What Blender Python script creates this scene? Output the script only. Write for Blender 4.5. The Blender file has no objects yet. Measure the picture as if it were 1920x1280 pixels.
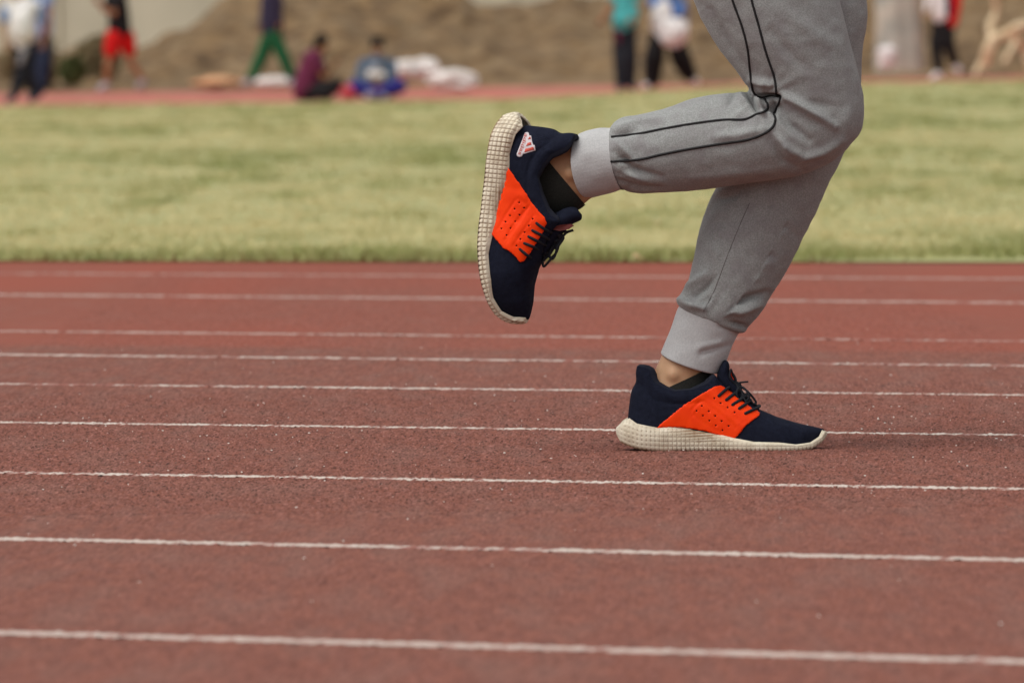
import bpy, bmesh, math, random
import numpy as np
from mathutils import Vector, Matrix
from mathutils.bvhtree import BVHTree
from mathutils.geometry import delaunay_2d_cdt
random.seed(7); rng = np.random.default_rng(11)
S = bpy.context.scene
COL = S.collection

# ------------------------------------------------------------------ camera
F = 13510.0; CX, CY = 960.0, 640.0; CAMH = 0.545; HOR = 129.0
pitch = math.atan((CY - HOR) / F); roll = math.atan(18 / 1920)
cam_d = bpy.data.cameras.new('camera'); cam = bpy.data.objects.new('camera', cam_d); COL.objects.link(cam)
cam_d.sensor_width = 36; cam_d.lens = F / 1920 * 36; cam_d.clip_start = 0.1; cam_d.clip_end = 4000
fwd = Vector((0, math.cos(pitch), -math.sin(pitch))); r0 = Vector((1, 0, 0)); u0 = r0.cross(fwd)
right = r0 * math.cos(roll) - u0 * math.sin(roll); up = u0 * math.cos(roll) + r0 * math.sin(roll)
M3 = Matrix((right, up, -fwd)).transposed()
cam.matrix_world = Matrix.Translation((0, 0, CAMH)) @ M3.to_4x4()
D0 = 10.27
cam_d.dof.use_dof = True; cam_d.dof.focus_distance = D0 - 0.04; cam_d.dof.aperture_fstop = 12.0
S.camera = cam
R = np.array(right); U = np.array(up); FW = np.array(fwd)

# ------------------------------------------------------------------ world, sun, exposure
w = bpy.data.worlds.new('World'); S.world = w; w.use_nodes = True
nt = w.node_tree; nt.nodes.clear()
SUN_EL, SUN_ROT = math.radians(62), math.radians(236)
sky = nt.nodes.new('ShaderNodeTexSky'); sky.sky_type = 'NISHITA'; sky.sun_disc = False
sky.sun_elevation = SUN_EL; sky.sun_rotation = SUN_ROT; sky.dust_density = 4; sky.air_density = 1.0
hs = nt.nodes.new('ShaderNodeHueSaturation'); hs.inputs['Saturation'].default_value = 0.10
bg = nt.nodes.new('ShaderNodeBackground'); bg.inputs['Strength'].default_value = 0.126
wo = nt.nodes.new('ShaderNodeOutputWorld')
nt.links.new(sky.outputs[0], hs.inputs['Color']); nt.links.new(hs.outputs[0], bg.inputs['Color']); nt.links.new(bg.outputs[0], wo.inputs[0])
sd = bpy.data.lights.new('sun', 'SUN'); sd.energy = 1.3; sd.angle = math.radians(48); sd.color = (1, 0.955, 0.87)
sun = bpy.data.objects.new('sun', sd); COL.objects.link(sun)
sdir = Vector((math.sin(SUN_ROT) * math.cos(SUN_EL), math.cos(SUN_ROT) * math.cos(SUN_EL), math.sin(SUN_EL)))
sun.rotation_euler = sdir.to_track_quat('Z', 'Y').to_euler(); sun.location = (0, 0, 30)
S.view_settings.view_transform = 'Standard'; S.view_settings.look = 'None'
S.view_settings.gamma = 1; S.view_settings.exposure = 0.27; S.view_settings.use_curve_mapping = False
S.render.engine = 'CYCLES'

# ------------------------------------------------------------------ helpers
def rays(px, py):
    px = np.asarray(px, float); py = np.asarray(py, float)
    return FW[None] + (px[:, None] - CX) / F * R[None] + (CY - py[:, None]) / F * U[None]
def W(px, py, wpx=0.0, d=D0):
    """photo pixel -> world point on the upright plane at distance d; wpx = depth toward the camera in plane pixels"""
    px = np.atleast_1d(np.asarray(px, float)); py = np.atleast_1d(np.asarray(py, float))
    r = rays(px, py); p = r * (d / r[:, 1])[:, None]; p[:, 2] += CAMH
    p[:, 1] -= np.asarray(wpx) * (d / F)
    return p
def W1(px, py, w_=0.0, d=D0): return Vector(W(px, py, w_, d)[0])
def ground(px, py, z=0.0):
    r = rays([px], [py])[0]; t = (z - CAMH) / r[2]; return np.array([r[0] * t, r[1] * t, z])
def tag(o, label=None, cat=None, group=None, kind=None):
    for k, v in (('label', label), ('category', cat), ('group', group), ('kind', kind)):
        if v: o[k] = v
    return o
def link_mesh(name, me, mat=None, parent=None, smooth=True):
    o = bpy.data.objects.new(name, me); COL.objects.link(o)
    if mat and not me.materials: me.materials.append(mat)
    if smooth: me.shade_smooth()
    if parent: o.parent = parent
    return o
def empty(name, loc):
    o = bpy.data.objects.new(name, None); o.location = loc; o.empty_display_size = 0.1; COL.objects.link(o); return o
def mesh_np(name, v, f, tri=False):
    v = np.asarray(v, np.float32); me = bpy.data.meshes.new(name)
    if isinstance(f, np.ndarray):
        n = f.shape[1]; me.vertices.add(len(v)); me.vertices.foreach_set('co', v.ravel())
        me.loops.add(f.size); me.loops.foreach_set('vertex_index', f.astype(np.int32).ravel())
        me.polygons.add(len(f)); me.polygons.foreach_set('loop_start', np.arange(0, f.size, n, dtype=np.int32))
        me.update(calc_edges=True)
    else:
        me.from_pydata([tuple(map(float, a)) for a in v], [], f); me.update()
    return me
def grid_faces(nr, nc, wrap=False, off=0):
    a = np.arange(nr * nc).reshape(nr, nc) + off
    if wrap: a = np.hstack([a, a[:, :1]])
    return np.stack([a[:-1, :-1], a[:-1, 1:], a[1:, 1:], a[1:, :-1]], -1).reshape(-1, 4)
def attr(me, name, vals):
    a = me.attributes.new(name, 'FLOAT', 'POINT'); a.data.foreach_set('value', np.asarray(vals, np.float32))
def voxelize(parts, voxel, smooth=6, fac=0.5):
    """list of (verts, faces) closed shells -> one continuous mesh (verts, faces)"""
    vs = []; fs = []; o = 0
    for v, f in parts:
        vs.extend([tuple(map(float, a)) for a in v]); fs.extend([tuple(int(i) + o for i in q) for q in f]); o += len(v)
    me = bpy.data.meshes.new('tmp'); me.from_pydata(vs, [], fs); me.update()
    ob = bpy.data.objects.new('tmp', me); COL.objects.link(ob)
    m = ob.modifiers.new('r', 'REMESH'); m.mode = 'VOXEL'; m.voxel_size = voxel
    if smooth:
        s = ob.modifiers.new('s', 'SMOOTH'); s.iterations = smooth; s.factor = fac
    dg = bpy.context.evaluated_depsgraph_get(); ev = ob.evaluated_get(dg)
    out = bpy.data.meshes.new_from_object(ev)
    bpy.data.objects.remove(ob); bpy.data.meshes.remove(me)
    return out
def co_of(me):
    a = np.empty(len(me.vertices) * 3, np.float32); me.vertices.foreach_get('co', a); return a.reshape(-1, 3).astype(float)
def no_of(me):
    a = np.empty(len(me.vertices) * 3, np.float32); me.vertex_normals.foreach_get('vector', a); return a.reshape(-1, 3).astype(float)
def set_co(me, v): me.vertices.foreach_set('co', np.asarray(v, np.float32).ravel()); me.update()
def bvh_of(me):
    return BVHTree.FromPolygons([tuple(v) for v in co_of(me)], [tuple(p.vertices) for p in me.polygons])

_ico = None
def ico():
    global _ico
    if _ico is None:
        bm = bmesh.new(); bmesh.ops.create_icosphere(bm, subdivisions=2, radius=1)
        _ico = (np.array([v.co[:] for v in bm.verts]), [tuple(v.index for v in f.verts) for f in bm.faces]); bm.free()
    return _ico
def ball(c, r):
    v, f = ico(); r = np.array(r) if np.ndim(r) else np.array([r] * 3); return (v * r + np.array(c, float), f)
def cap(p, rp, q, rq):
    """tapered capsule as shells: cone + two balls"""
    p = np.array(p, float); q = np.array(q, float); d = q - p; L = np.linalg.norm(d)
    out = [ball(p, rp), ball(q, rq)]
    if L > 1e-6:
        d /= L; a = np.cross(d, [0.3, 0.2, 0.9]); a /= np.linalg.norm(a); b = np.cross(d, a); n = 16
        t = np.linspace(0, 2 * np.pi, n, endpoint=False)
        ring = np.cos(t)[:, None] * a + np.sin(t)[:, None] * b
        v = np.vstack([p + ring * rp, q + ring * rq]); f = [(i, (i + 1) % n, n + (i + 1) % n, n + i) for i in range(n)]
        f += [tuple(range(n))[::-1], tuple(range(n, 2 * n))]
        out.append((v, f))
    return out
def chain(pts):
    out = []
    for a, b in zip(pts[:-1], pts[1:]): out += cap(a[0], a[1], b[0], b[1])
    return out
def catmull(P, n):
    P = np.asarray(P, float); m = len(P); t = np.linspace(0, m - 1, n); i = np.clip(t.astype(int), 0, m - 2); u = (t - i)[:, None]
    g = lambda k: P[np.clip(k, 0, m - 1)]
    p0, p1, p2, p3 = g(i - 1), g(i), g(i + 1), g(i + 2)
    return 0.5 * (2 * p1 + (p2 - p0) * u + (2 * p0 - 5 * p1 + 4 * p2 - p3) * u ** 2 + (3 * p1 - p0 - 3 * p2 + p3) * u ** 3)
def loft(secs, n=None, ns=40, close=True, power=2.0):
    """secs rows: Ax,Ay,Bx,By, half depth, centre depth, shear (pixel plane, y down). -> verts (x,-y,w), faces"""
    s = catmull(secs, n or (len(secs) * 5)); t = np.linspace(0, 2 * np.pi, ns, endpoint=False)
    A = s[:, 0:2]; B = s[:, 2:4]; c = (A + B) / 2; h = (B - A) / 2
    ax = np.gradient(c, axis=0); ax /= np.maximum(np.linalg.norm(ax, axis=1, keepdims=True), 1e-6)
    ct, st = np.cos(t), np.sin(t)
    ce = np.sign(ct) * np.abs(ct) ** (2 / power); se = np.sign(st) * np.abs(st) ** (2 / power)
    xy = c[:, None] + h[:, None] * ce[None, :, None] + ax[:, None] * (s[:, 6:7, None] * se[None, :, None])
    wv = s[:, 5][:, None] + s[:, 4][:, None] * se[None]
    v = np.dstack([xy[..., 0], -xy[..., 1], wv]).reshape(-1, 3)
    f = [tuple(q) for q in grid_faces(len(s), ns, True)]
    if close:
        k = len(v); v = np.vstack([v, v[:ns].mean(0), v[-ns:].mean(0)]); b = (len(s) - 1) * ns
        f += [(k, (i + 1) % ns, i) for i in range(ns)] + [(k + 1, b + i, b + (i + 1) % ns) for i in range(ns)]
    return v, f
def tube(pts, r, ns=8, n=None):
    """round cord through 3D points (any space)"""
    P = catmull(pts, n or len(pts) * 6); T = np.gradient(P, axis=0); T /= np.linalg.norm(T, axis=1, keepdims=True)
    ref = np.array([0.13, 0.2, 0.97]); a = np.cross(T, ref); a /= np.linalg.norm(a, axis=1, keepdims=True); b = np.cross(T, a)
    t = np.linspace(0, 2 * np.pi, ns, endpoint=False); rr = np.broadcast_to(np.asarray(r, float), (len(P),))
    v = (P[:, None] + (a[:, None] * np.cos(t)[None, :, None] + b[:, None] * np.sin(t)[None, :, None]) * rr[:, None, None]).reshape(-1, 3)
    f = [tuple(q) for q in grid_faces(len(P), ns, True)]
    f += [tuple(range(ns)), tuple(range(len(v) - ns, len(v)))[::-1]]
    return v, f
def merge(parts):
    vs = []; fs = []; o = 0
    for v, f in parts:
        vs.append(np.asarray(v, float)); fs += [tuple(int(i) + o for i in q) for q in f]; o += len(v)
    return np.vstack(vs), fs
def vnoise(p, seed=0):
    """smooth 3D value noise in -1..1, vectorised"""
    r = np.random.default_rng(seed); T = r.random(4096); i = np.floor(p).astype(int); f = p - i; f = f * f * (3 - 2 * f)
    def h(a, b, c): return T[(a * 73 + b * 179 + c * 283 + (a * b) % 97 + seed) % 4096]
    res = 0
    for dx in (0, 1):
        for dy in (0, 1):
            for dz in (0, 1):
                wgt = (f[:, 0] if dx else 1 - f[:, 0]) * (f[:, 1] if dy else 1 - f[:, 1]) * (f[:, 2] if dz else 1 - f[:, 2])
                res = res + wgt * h(i[:, 0] + dx, i[:, 1] + dy, i[:, 2] + dz)
    return res * 2 - 1

# ------------------------------------------------------------------ materials
def srgb(r, g, b, k=1.0):
    f = lambda c: ((c / 255 + 0.055) / 1.055) ** 2.4 if c > 10 else c / 255 / 12.92
    return (f(r) * k, f(g) * k, f(b) * k, 1)
def mat(name, c1, c2=None, scale=40, detail=3, rough=0.8, bump=0.0, bscale=None, c3=None, s3=5, f3=0.5, spec=0.3, bdist=0.001, sheen=0.0, stretch=None, lo=0.35, hi=0.65):
    m = bpy.data.materials.new(name); m.use_nodes = True; n = m.node_tree.nodes; l = m.node_tree.links
    p = n['Principled BSDF']; p.inputs['Roughness'].default_value = rough; p.inputs['Specular IOR Level'].default_value = spec
    if sheen: p.inputs['Sheen Weight'].default_value = sheen
    tc = n.new('ShaderNodeTexCoord'); mp = n.new('ShaderNodeMapping'); l.new(tc.outputs['Object'], mp.inputs[0])
    if stretch: mp.inputs['Scale'].default_value = stretch
    col = None
    def noise(sc, dt=detail):
        t = n.new('ShaderNodeTexNoise'); t.inputs['Scale'].default_value = sc; t.inputs['Detail'].default_value = dt; l.new(mp.outputs[0], t.inputs['Vector']); return t
    if c2:
        t = noise(scale); rp = n.new('ShaderNodeMapRange'); rp.inputs[1].default_value = lo; rp.inputs[2].default_value = hi; l.new(t.outputs[0], rp.inputs[0])
        mx = n.new('ShaderNodeMix'); mx.data_type = 'RGBA'; mx.inputs[6].default_value = c1; mx.inputs[7].default_value = c2; l.new(rp.outputs[0], mx.inputs[0]); col = mx.outputs[2]
        if c3:
            t3 = noise(s3, 2); r3 = n.new('ShaderNodeMapRange'); r3.inputs[1].default_value = 0.45; r3.inputs[2].default_value = 0.7; r3.inputs[4].default_value = f3; l.new(t3.outputs[0], r3.inputs[0])
            m3 = n.new('ShaderNodeMix'); m3.data_type = 'RGBA'; l.new(r3.outputs[0], m3.inputs[0]); l.new(col, m3.inputs[6]); m3.inputs[7].default_value = c3; col = m3.outputs[2]
        l.new(col, p.inputs['Base Color'])
    else: p.inputs['Base Color'].default_value = c1
    if bump:
        t = noise(bscale or scale, 2); b = n.new('ShaderNodeBump'); b.inputs['Strength'].default_value = bump; b.inputs['Distance'].default_value = bdist
        l.new(t.outputs[0], b.inputs['Height']); l.new(b.outputs[0], p.inputs['Normal'])
    m['col'] = 1
    return m
def attr_mix(m, aname, colr, lo=0.0, hi=1.0):
    """blend another colour into the base colour by a mesh attribute (dirt, paint wear, dry grass, painted granule shade)"""
    n = m.node_tree.nodes; l = m.node_tree.links; p = n['Principled BSDF']
    a = n.new('ShaderNodeAttribute'); a.attribute_name = aname; r = n.new('ShaderNodeMapRange'); r.inputs[1].default_value = lo; r.inputs[2].default_value = hi
    l.new(a.outputs['Fac'], r.inputs[0]); mx = n.new('ShaderNodeMix'); mx.data_type = 'RGBA'; l.new(r.outputs[0], mx.inputs[0])
    bc = p.inputs['Base Color']
    if bc.is_linked: l.new(bc.links[0].from_socket, mx.inputs[6])
    else: mx.inputs[6].default_value = bc.default_value
    mx.inputs[7].default_value = colr; l.new(mx.outputs[2], bc); return m

M = {}
M['track'] = mat('track_rubber', (0.222, 0.084, 0.059, 1), (0.155, 0.060, 0.045, 1), scale=12, detail=4, rough=0.95, c3=(0.188, 0.096, 0.076, 1), s3=3, f3=0.6, spec=0.1, stretch=(5, .8, 1), lo=.3, hi=.7)
attr_mix(M['track'], 'red', (0.25, 0.069, 0.045, 1))
attr_mix(M['track'], 'tone', (0.34, 0.15, 0.125, 1), 1.0, 4.5)
attr_mix(M['track'], 'dark', (0.028, 0.012, 0.010, 1))  # shaded granule faces, put into the colour as scattered dark specks
attr_mix(M['track'], 'pit_shade', (0.03, 0.012, 0.010, 1), 0, 1.15)  # shade in the hollows between granules, put into the colour
M['line'] = mat('line_paint', (0.66, 0.61, 0.55, 1), (0.50, 0.42, 0.36, 1), scale=300, rough=0.8)
attr_mix(M['line'], 'worn', (0.24, 0.085, 0.065, 1))
M['track_far'] = mat('far_track_rubber', (0.42, 0.115, 0.085, 1), (0.38, 0.15, 0.11, 1), scale=0.8, rough=0.9)
M['grass'] = mat('grass_blades', (0.215, 0.25, 0.08, 1), (0.31, 0.325, 0.12, 1), scale=3, rough=0.75, spec=0.2)
attr_mix(M['grass'], 'dry', (0.68, 0.575, 0.31, 1))
M['soil'] = mat('grass_soil', (0.28, 0.29, 0.12, 1), (0.36, 0.34, 0.16, 1), scale=1.5, rough=0.95)
M['dirt'] = mat('loose_earth', (0.175, 0.108, 0.050, 1), (0.088, 0.052, 0.024, 1), scale=2.2, detail=5, rough=0.95, c3=(0.205, 0.142, 0.078, 1), s3=1.5, f3=0.85, lo=.42, hi=.58)
M['flat'] = mat('bare_ground', (0.33, 0.23, 0.14, 1), (0.26, 0.18, 0.10, 1), scale=0.4, rough=0.95)
M['wall'] = mat('pale_render', (0.60, 0.55, 0.43, 1), (0.49, 0.45, 0.35, 1), scale=0.35, rough=0.9)
M['jersey'] = mat('grey_marl_jersey', (0.235, 0.245, 0.24, 1), (0.325, 0.335, 0.33, 1), scale=520, detail=4, rough=0.95, bump=0.6, bscale=900, bdist=0.0007, c3=(0.20, 0.178, 0.19, 1), s3=38, f3=0.4, spec=0.1, sheen=0.12, lo=.38, hi=.62)
M['cuff'] = mat('grey_rib_cuff', (0.385, 0.39, 0.395, 1), (0.465, 0.465, 0.465, 1), scale=500, rough=0.95, bump=0.5, bscale=800, bdist=0.0006, spec=0.15, sheen=0.2)
M['piping'] = mat('black_piping', (0.012, 0.012, 0.013, 1), rough=0.7)
M['seam'] = mat('seam_thread', (0.15, 0.14, 0.138, 1), rough=0.9)
M['skin'] = mat('brown_skin', (0.48, 0.275, 0.155, 1), (0.38, 0.20, 0.105, 1), scale=35, rough=0.55, bump=0.25, bscale=350, bdist=0.0005, c3=(0.56, 0.36, 0.22, 1), s3=14, f3=0.5)
M['skin'].node_tree.nodes['Principled BSDF'].inputs['Subsurface Weight'].default_value = 0.08
M['skin'].node_tree.nodes['Principled BSDF'].inputs['Subsurface Scale'].default_value = 0.01
M['sock'] = mat('black_sock', (0.012, 0.013, 0.011, 1), (0.02, 0.02, 0.017, 1), scale=500, rough=0.95, bump=0.5, bscale=700, bdist=0.0006)
def knit():
    m = mat('navy_knit', (0.0080, 0.0100, 0.021, 1), (0.0112, 0.014, 0.028, 1), scale=160, rough=0.9, spec=0.12, sheen=0.0)
    n = m.node_tree.nodes; l = m.node_tree.links; tc = n.new('ShaderNodeTexCoord')
    v = n.new('ShaderNodeTexVoronoi'); v.inputs['Scale'].default_value = 620; v.inputs['Randomness'].default_value = 0.35; l.new(tc.outputs['Object'], v.inputs['Vector'])
    b = n.new('ShaderNodeBump'); b.inputs['Strength'].default_value = 0.8; b.inputs['Distance'].default_value = 0.0008; l.new(v.outputs['Distance'], b.inputs['Height']); b.invert = True
    l.new(b.outputs[0], n['Principled BSDF'].inputs['Normal']); return m
M['knit'] = knit()
M['lining'] = mat('black_lining', (0.010, 0.012, 0.022, 1), rough=0.95)
M['lace'] = mat('black_lace', (0.010, 0.011, 0.016, 1), (0.018, 0.02, 0.026, 1), scale=900, rough=0.9, bump=0.5, bscale=900)
M['orange'] = mat('orange_rubber', (0.98, 0.058, 0.003, 1), (0.92, 0.048, 0.003, 1), scale=60, rough=0.5, bump=0.2, bscale=500, bdist=0.0003, c3=(0.84, 0.04, 0.003, 1), s3=20, f3=0.5, spec=0.12)
M['foam'] = mat('cream_foam_sole', (0.76, 0.70, 0.56, 1), (0.67, 0.60, 0.46, 1), scale=60, rough=0.6, bump=0.15, bscale=300, bdist=0.0005)
attr_mix(M['foam'], 'dirt', (0.24, 0.15, 0.085, 1))
M['rubber'] = mat('dark_outsole', (0.03, 0.024, 0.02, 1), (0.12, 0.07, 0.05, 1), scale=70, rough=0.9)
M['badge'] = mat('badge_white', (0.62, 0.56, 0.58, 1), rough=0.6)
M['badge_red'] = mat('badge_red', (0.50, 0.07, 0.045, 1), rough=0.6)
def flat(name, c, k=0.8): return mat(name, tuple(c) + (1,), tuple(x * k for x in c) + (1,), scale=9, rough=0.9, spec=0.2)
M['hair'] = flat('dark_hair', (0.012, 0.010, 0.009))
M['white'] = flat('white_cloth', (0.72, 0.69, 0.68), 0.92); M['lblue'] = flat('light_blue_cloth', (0.22, 0.31, 0.52)); M['dark'] = flat('dark_cloth', (0.016, 0.018, 0.024))
M['navy'] = flat('navy_cloth', (0.02, 0.03, 0.06)); M['red'] = flat('red_cloth', (0.62, 0.012, 0.012)); M['black'] = flat('black_cloth', (0.014, 0.013, 0.014))
M['green'] = flat('green_cloth', (0.015, 0.115, 0.045)); M['plum'] = flat('plum_cloth', (0.035, 0.03, 0.06)); M['maroon'] = flat('maroon_cloth', (0.13, 0.02, 0.055))
M['denim'] = flat('blue_jacket', (0.10, 0.13, 0.18)); M['royal'] = flat('royal_blue_cloth', (0.028, 0.025, 0.19)); M['teal'] = flat('teal_cloth', (0.08, 0.42, 0.43))
M['blue'] = flat('blue_cloth', (0.10, 0.22, 0.52)); M['grey'] = flat('grey_cloth', (0.26, 0.25, 0.27)); M['shoe_grey'] = flat('pale_grey_shoe', (0.40, 0.37, 0.40)); M['shoe_dark'] = flat('dark_shoe', (0.04, 0.05, 0.07))
M['sack'] = mat('white_sack', (0.74, 0.70, 0.67, 1), (0.60, 0.56, 0.52, 1), scale=5, rough=0.8)
M['pink'] = flat('pink_plastic', (0.55, 0.08, 0.10)); M['peach'] = mat('peach_sand', (0.62, 0.33, 0.17, 1), (0.50, 0.28, 0.15, 1), scale=4, rough=0.9)
M['tarp'] = mat('grey_green_sheet', (0.44, 0.44, 0.38, 1), (0.27, 0.29, 0.26, 1), scale=2.4, rough=0.6, c3=(0.58, 0.52, 0.42, 1), s3=2.0, f3=0.8)
M['log'] = mat('pale_dead_wood', (0.74, 0.62, 0.42, 1), (0.60, 0.46, 0.28, 1), scale=6, rough=0.9)
M['leaf'] = mat('bush_leaf', (0.06, 0.085, 0.025, 1), (0.10, 0.12, 0.04, 1), scale=5, rough=0.8); M['weed'] = mat('dry_weed', (0.30, 0.235, 0.13, 1), (0.19, 0.145, 0.075, 1), scale=5, rough=0.9)
M['skin_far'] = mat('warm_skin', (0.34, 0.155, 0.075, 1), (0.28, 0.12, 0.055, 1), scale=12, rough=0.6)
M['grit'] = mat('pale_grit', (0.75, 0.70, 0.64, 1), rough=0.7); M['litter'] = mat('dry_leaf', (0.52, 0.38, 0.21, 1), rough=0.8)

# ------------------------------------------------------------------ setting: ground, track, lines, grass
def xy_far(x, d):     # ground height: infield crown that rises gently to the far right
    px = 960 + x / np.maximum(d, 1) * F
    tr = np.interp(px, [-900, 0, 700, 960, 1150, 1400, 1920, 2900], [0, 0.0, 0.02, 0.035, 0.12, 0.205, 0.27, 0.3])
    s = np.clip((d - 60) / 55, 0, 1); s = s * s * (3 - 2 * s)
    b = np.clip((d - 115) / 15, 0, 1) * 0.17 * np.clip(1 - (tr - .03) / .18, 0.25, 1)
    return tr * s + b
g = mesh_np('ground', [(-900, -60, -.12), (900, -60, -.12), (900, 1500, -.12), (-900, 1500, -.12)], [(0, 1, 2, 3)])
tag(link_mesh('ground', g, M['flat'], smooth=False), kind='structure')

GR_D = [ground(0, 493), ground(1920, 496)]        # near edge of the grass
def edge_d(x): return GR_D[0][1] + (x - GR_D[0][0]) * (GR_D[1][1] - GR_D[0][1]) / (GR_D[1][0] - GR_D[0][0])
xs = np.concatenate([[-60, -20, -8, -4, -2.4, -1.6, -1.3, -1.15], np.arange(-0.99, 0.9901, 0.0021), [1.15, 1.3, 1.6, 2.4, 4, 8, 20, 60]])
ys = np.concatenate([[-20, 0, 3, 5], np.arange(5.6, 8.9, 0.02), np.arange(8.9, 12.2, 0.006), np.arange(12.2, 20.4, 0.045), [21]])
X, Y = np.meshgrid(xs, ys); nz = rng.normal(size=X.shape)
nz = 0.75 * nz + 0.35 * np.roll(nz, 1, 1)
nz = np.clip(nz, -2.4, 1.7)
sharp = .35 + .65 * np.clip((Y - 8.7) / .4, 0, 1) * np.clip((12.5 - Y) / .5, 0, 1)
amp = sharp * np.clip((0.99 - np.abs(X)) / 0.05, 0, 1) * np.clip((20.4 - Y) / .3, 0, 1) * np.clip((Y - 5.5) / .3, 0, 1)
Z = nz * 0.0009 * amp
pit_shade = np.clip((-nz - 0.95) / 0.9, 0, 1) * amp  # painted shade: the lowest points of the surface turn dark
tm = mesh_np('running_track', np.dstack([X, Y, Z]).reshape(-1, 3), grid_faces(*X.shape)); attr(tm, 'pit_shade', pit_shade.ravel())
tn = rng.normal(size=X.shape);  attr(tm, 'tone', (tn * 1.6 * amp + 1.2).ravel())
grain_shade = (rng.random(X.shape) < .19) * rng.uniform(.5, 1, X.shape) * amp; attr(tm, 'dark', grain_shade.ravel())  # random granules coloured dark to stand for their shaded faces
rd = np.clip((Y + X * .42 - 13.9) / .25, 0, 1) * .75 + np.clip((Y - 17) / 1.5, 0, 1) * .25; attr(tm, 'red', np.clip(rd * (.8 + .35 * vnoise(np.stack([X.ravel() * 4, Y.ravel() * .8, X.ravel() * 0], 1), 9).reshape(X.shape)), 0, 1).ravel())
tag(link_mesh('running_track', tm, M['track']), kind='structure')

LINES = [(1186, 1240, 0.30, .048), (1010, 1050, 0.33, .046), (886, 917, 0.42, .045), (792, 816, 0.48, .043), (720, 741, 0.52, .042), (665, 686, 0.52, .05), (621, 640, 0.80, .05), (553, 568, 0.40, .085), (513, 523, 0.45, .085)]
for k, (yl, yr, worn, wd) in enumerate(LINES):
    a = ground(0, yl); b = ground(1920, yr); c = (a + b) / 2; t = (b - a); t /= np.linalg.norm(t); nrm = np.array([-t[1], t[0], 0])
    ss = np.concatenate([[-40, -15, -5, -2], np.arange(-1.45, 1.45, 0.0032 if 8 < c[1] < 13 else 0.006), [2, 5, 15, 40]]); qs = np.linspace(-.5, .5, 9) * wd
    SS, Q = np.meshgrid(ss, qs); p = c[None, None] + t * SS[..., None] + nrm * Q[..., None]
    edge = np.abs(Q) / (wd / 2)
    p[..., 2] = 0.0007 + rng.normal(size=SS.shape) * 0.0006 * (np.abs(SS) < 1.5) - (edge > .9) * 0.0012 * rng.random(SS.shape)
    p[..., 2] = np.where(np.abs(SS) > 1.5, 0.004, p[..., 2])
    z0 = Q.ravel() * 0
    n1 = vnoise(np.stack([SS.ravel() * 5, Q.ravel() * 4, z0 + k], 1), 3).reshape(SS.shape); n2 = vnoise(np.stack([SS.ravel() * 38, Q.ravel() * 7, z0 + k * 3], 1), 5).reshape(SS.shape)
    n4 = vnoise(np.stack([SS.ravel() * 130, Q.ravel() * 22, z0 + k * 5], 1), 6).reshape(SS.shape); n3 = rng.normal(size=SS.shape)
    wr = np.clip((n1 * .32 + n2 * .85 + n4 * .9 + n3 * .45 + edge * .25 - (1.0 - worn * 1.6 - (k == 6) * (SS * .45 - .1))) * 1.5, 0, 1)
    wob = .80 + .22 * vnoise(np.stack([SS.ravel() * 220, np.sign(Q.ravel()) * 5, z0 + k * 7], 1), 8).reshape(SS.shape); wr = np.maximum(wr, np.clip((edge - wob) * 6, 0, 1)); wr = np.maximum(wr, [.30, .22, .10, .0, .12, .22, .38, .45, .58][k])
    lm = mesh_np('lane_line', p.reshape(-1, 3), grid_faces(*SS.shape)); attr(lm, 'worn', wr.ravel())
    tag(link_mesh('lane_line', lm, M['line']), kind='structure')

# grit, chips of paint
gv = []; gf = []
n = 760
for i in range(n):
    d = random.uniform(6.6, 15) if i % 5 == 0 else random.gauss(10.9, 1.1); x = random.uniform(-.105, .105) * d; r = random.choice([.0003, .0004, .0004, .0005, .0006, .0008, .0010, .0013])
    v, f = ball((x, d, .0012 + r * .6), (r * random.uniform(.8, 1.6), r, r * random.uniform(.5, .9)))
    gv.append(v); gf += [tuple(a + 42 * i for a in q) for q in f]
tag(link_mesh('grit', mesh_np('grit', np.vstack(gv), gf), M['grit']), label='pale grit and chips of paint scattered on the red track', kind='stuff')

# grass base sheet
rows = np.concatenate([[19], np.linspace(20.0, 60, 40), np.linspace(62, 117, 28)])
uu = np.linspace(-1, 1, 61); vv = []
for d in rows:
    x = uu * (3 + 0.16 * max(d, 20)) * 1.0
    dd = edge_d(x) + .12 if d == 19 else np.maximum(d, edge_d(x) + .2)
    vv.append(np.stack([x, dd, xy_far(x, dd) + (0.004 if d == 19 else 0.012)], 1))
vv = np.vstack(vv); vv2 = [(-300, 21, -.02), (300, 21, -.02), (300, 117, -.02), (-300, 117, -.02)]
ff = grid_faces(len(rows), 61); k = len(vv)
tag(link_mesh('grass_field', mesh_np('grass_field', np.vstack([vv, vv2]), np.vstack([ff, [[k, k + 1, k + 2, k + 3]]])), M['soil']), kind='structure')
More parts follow.
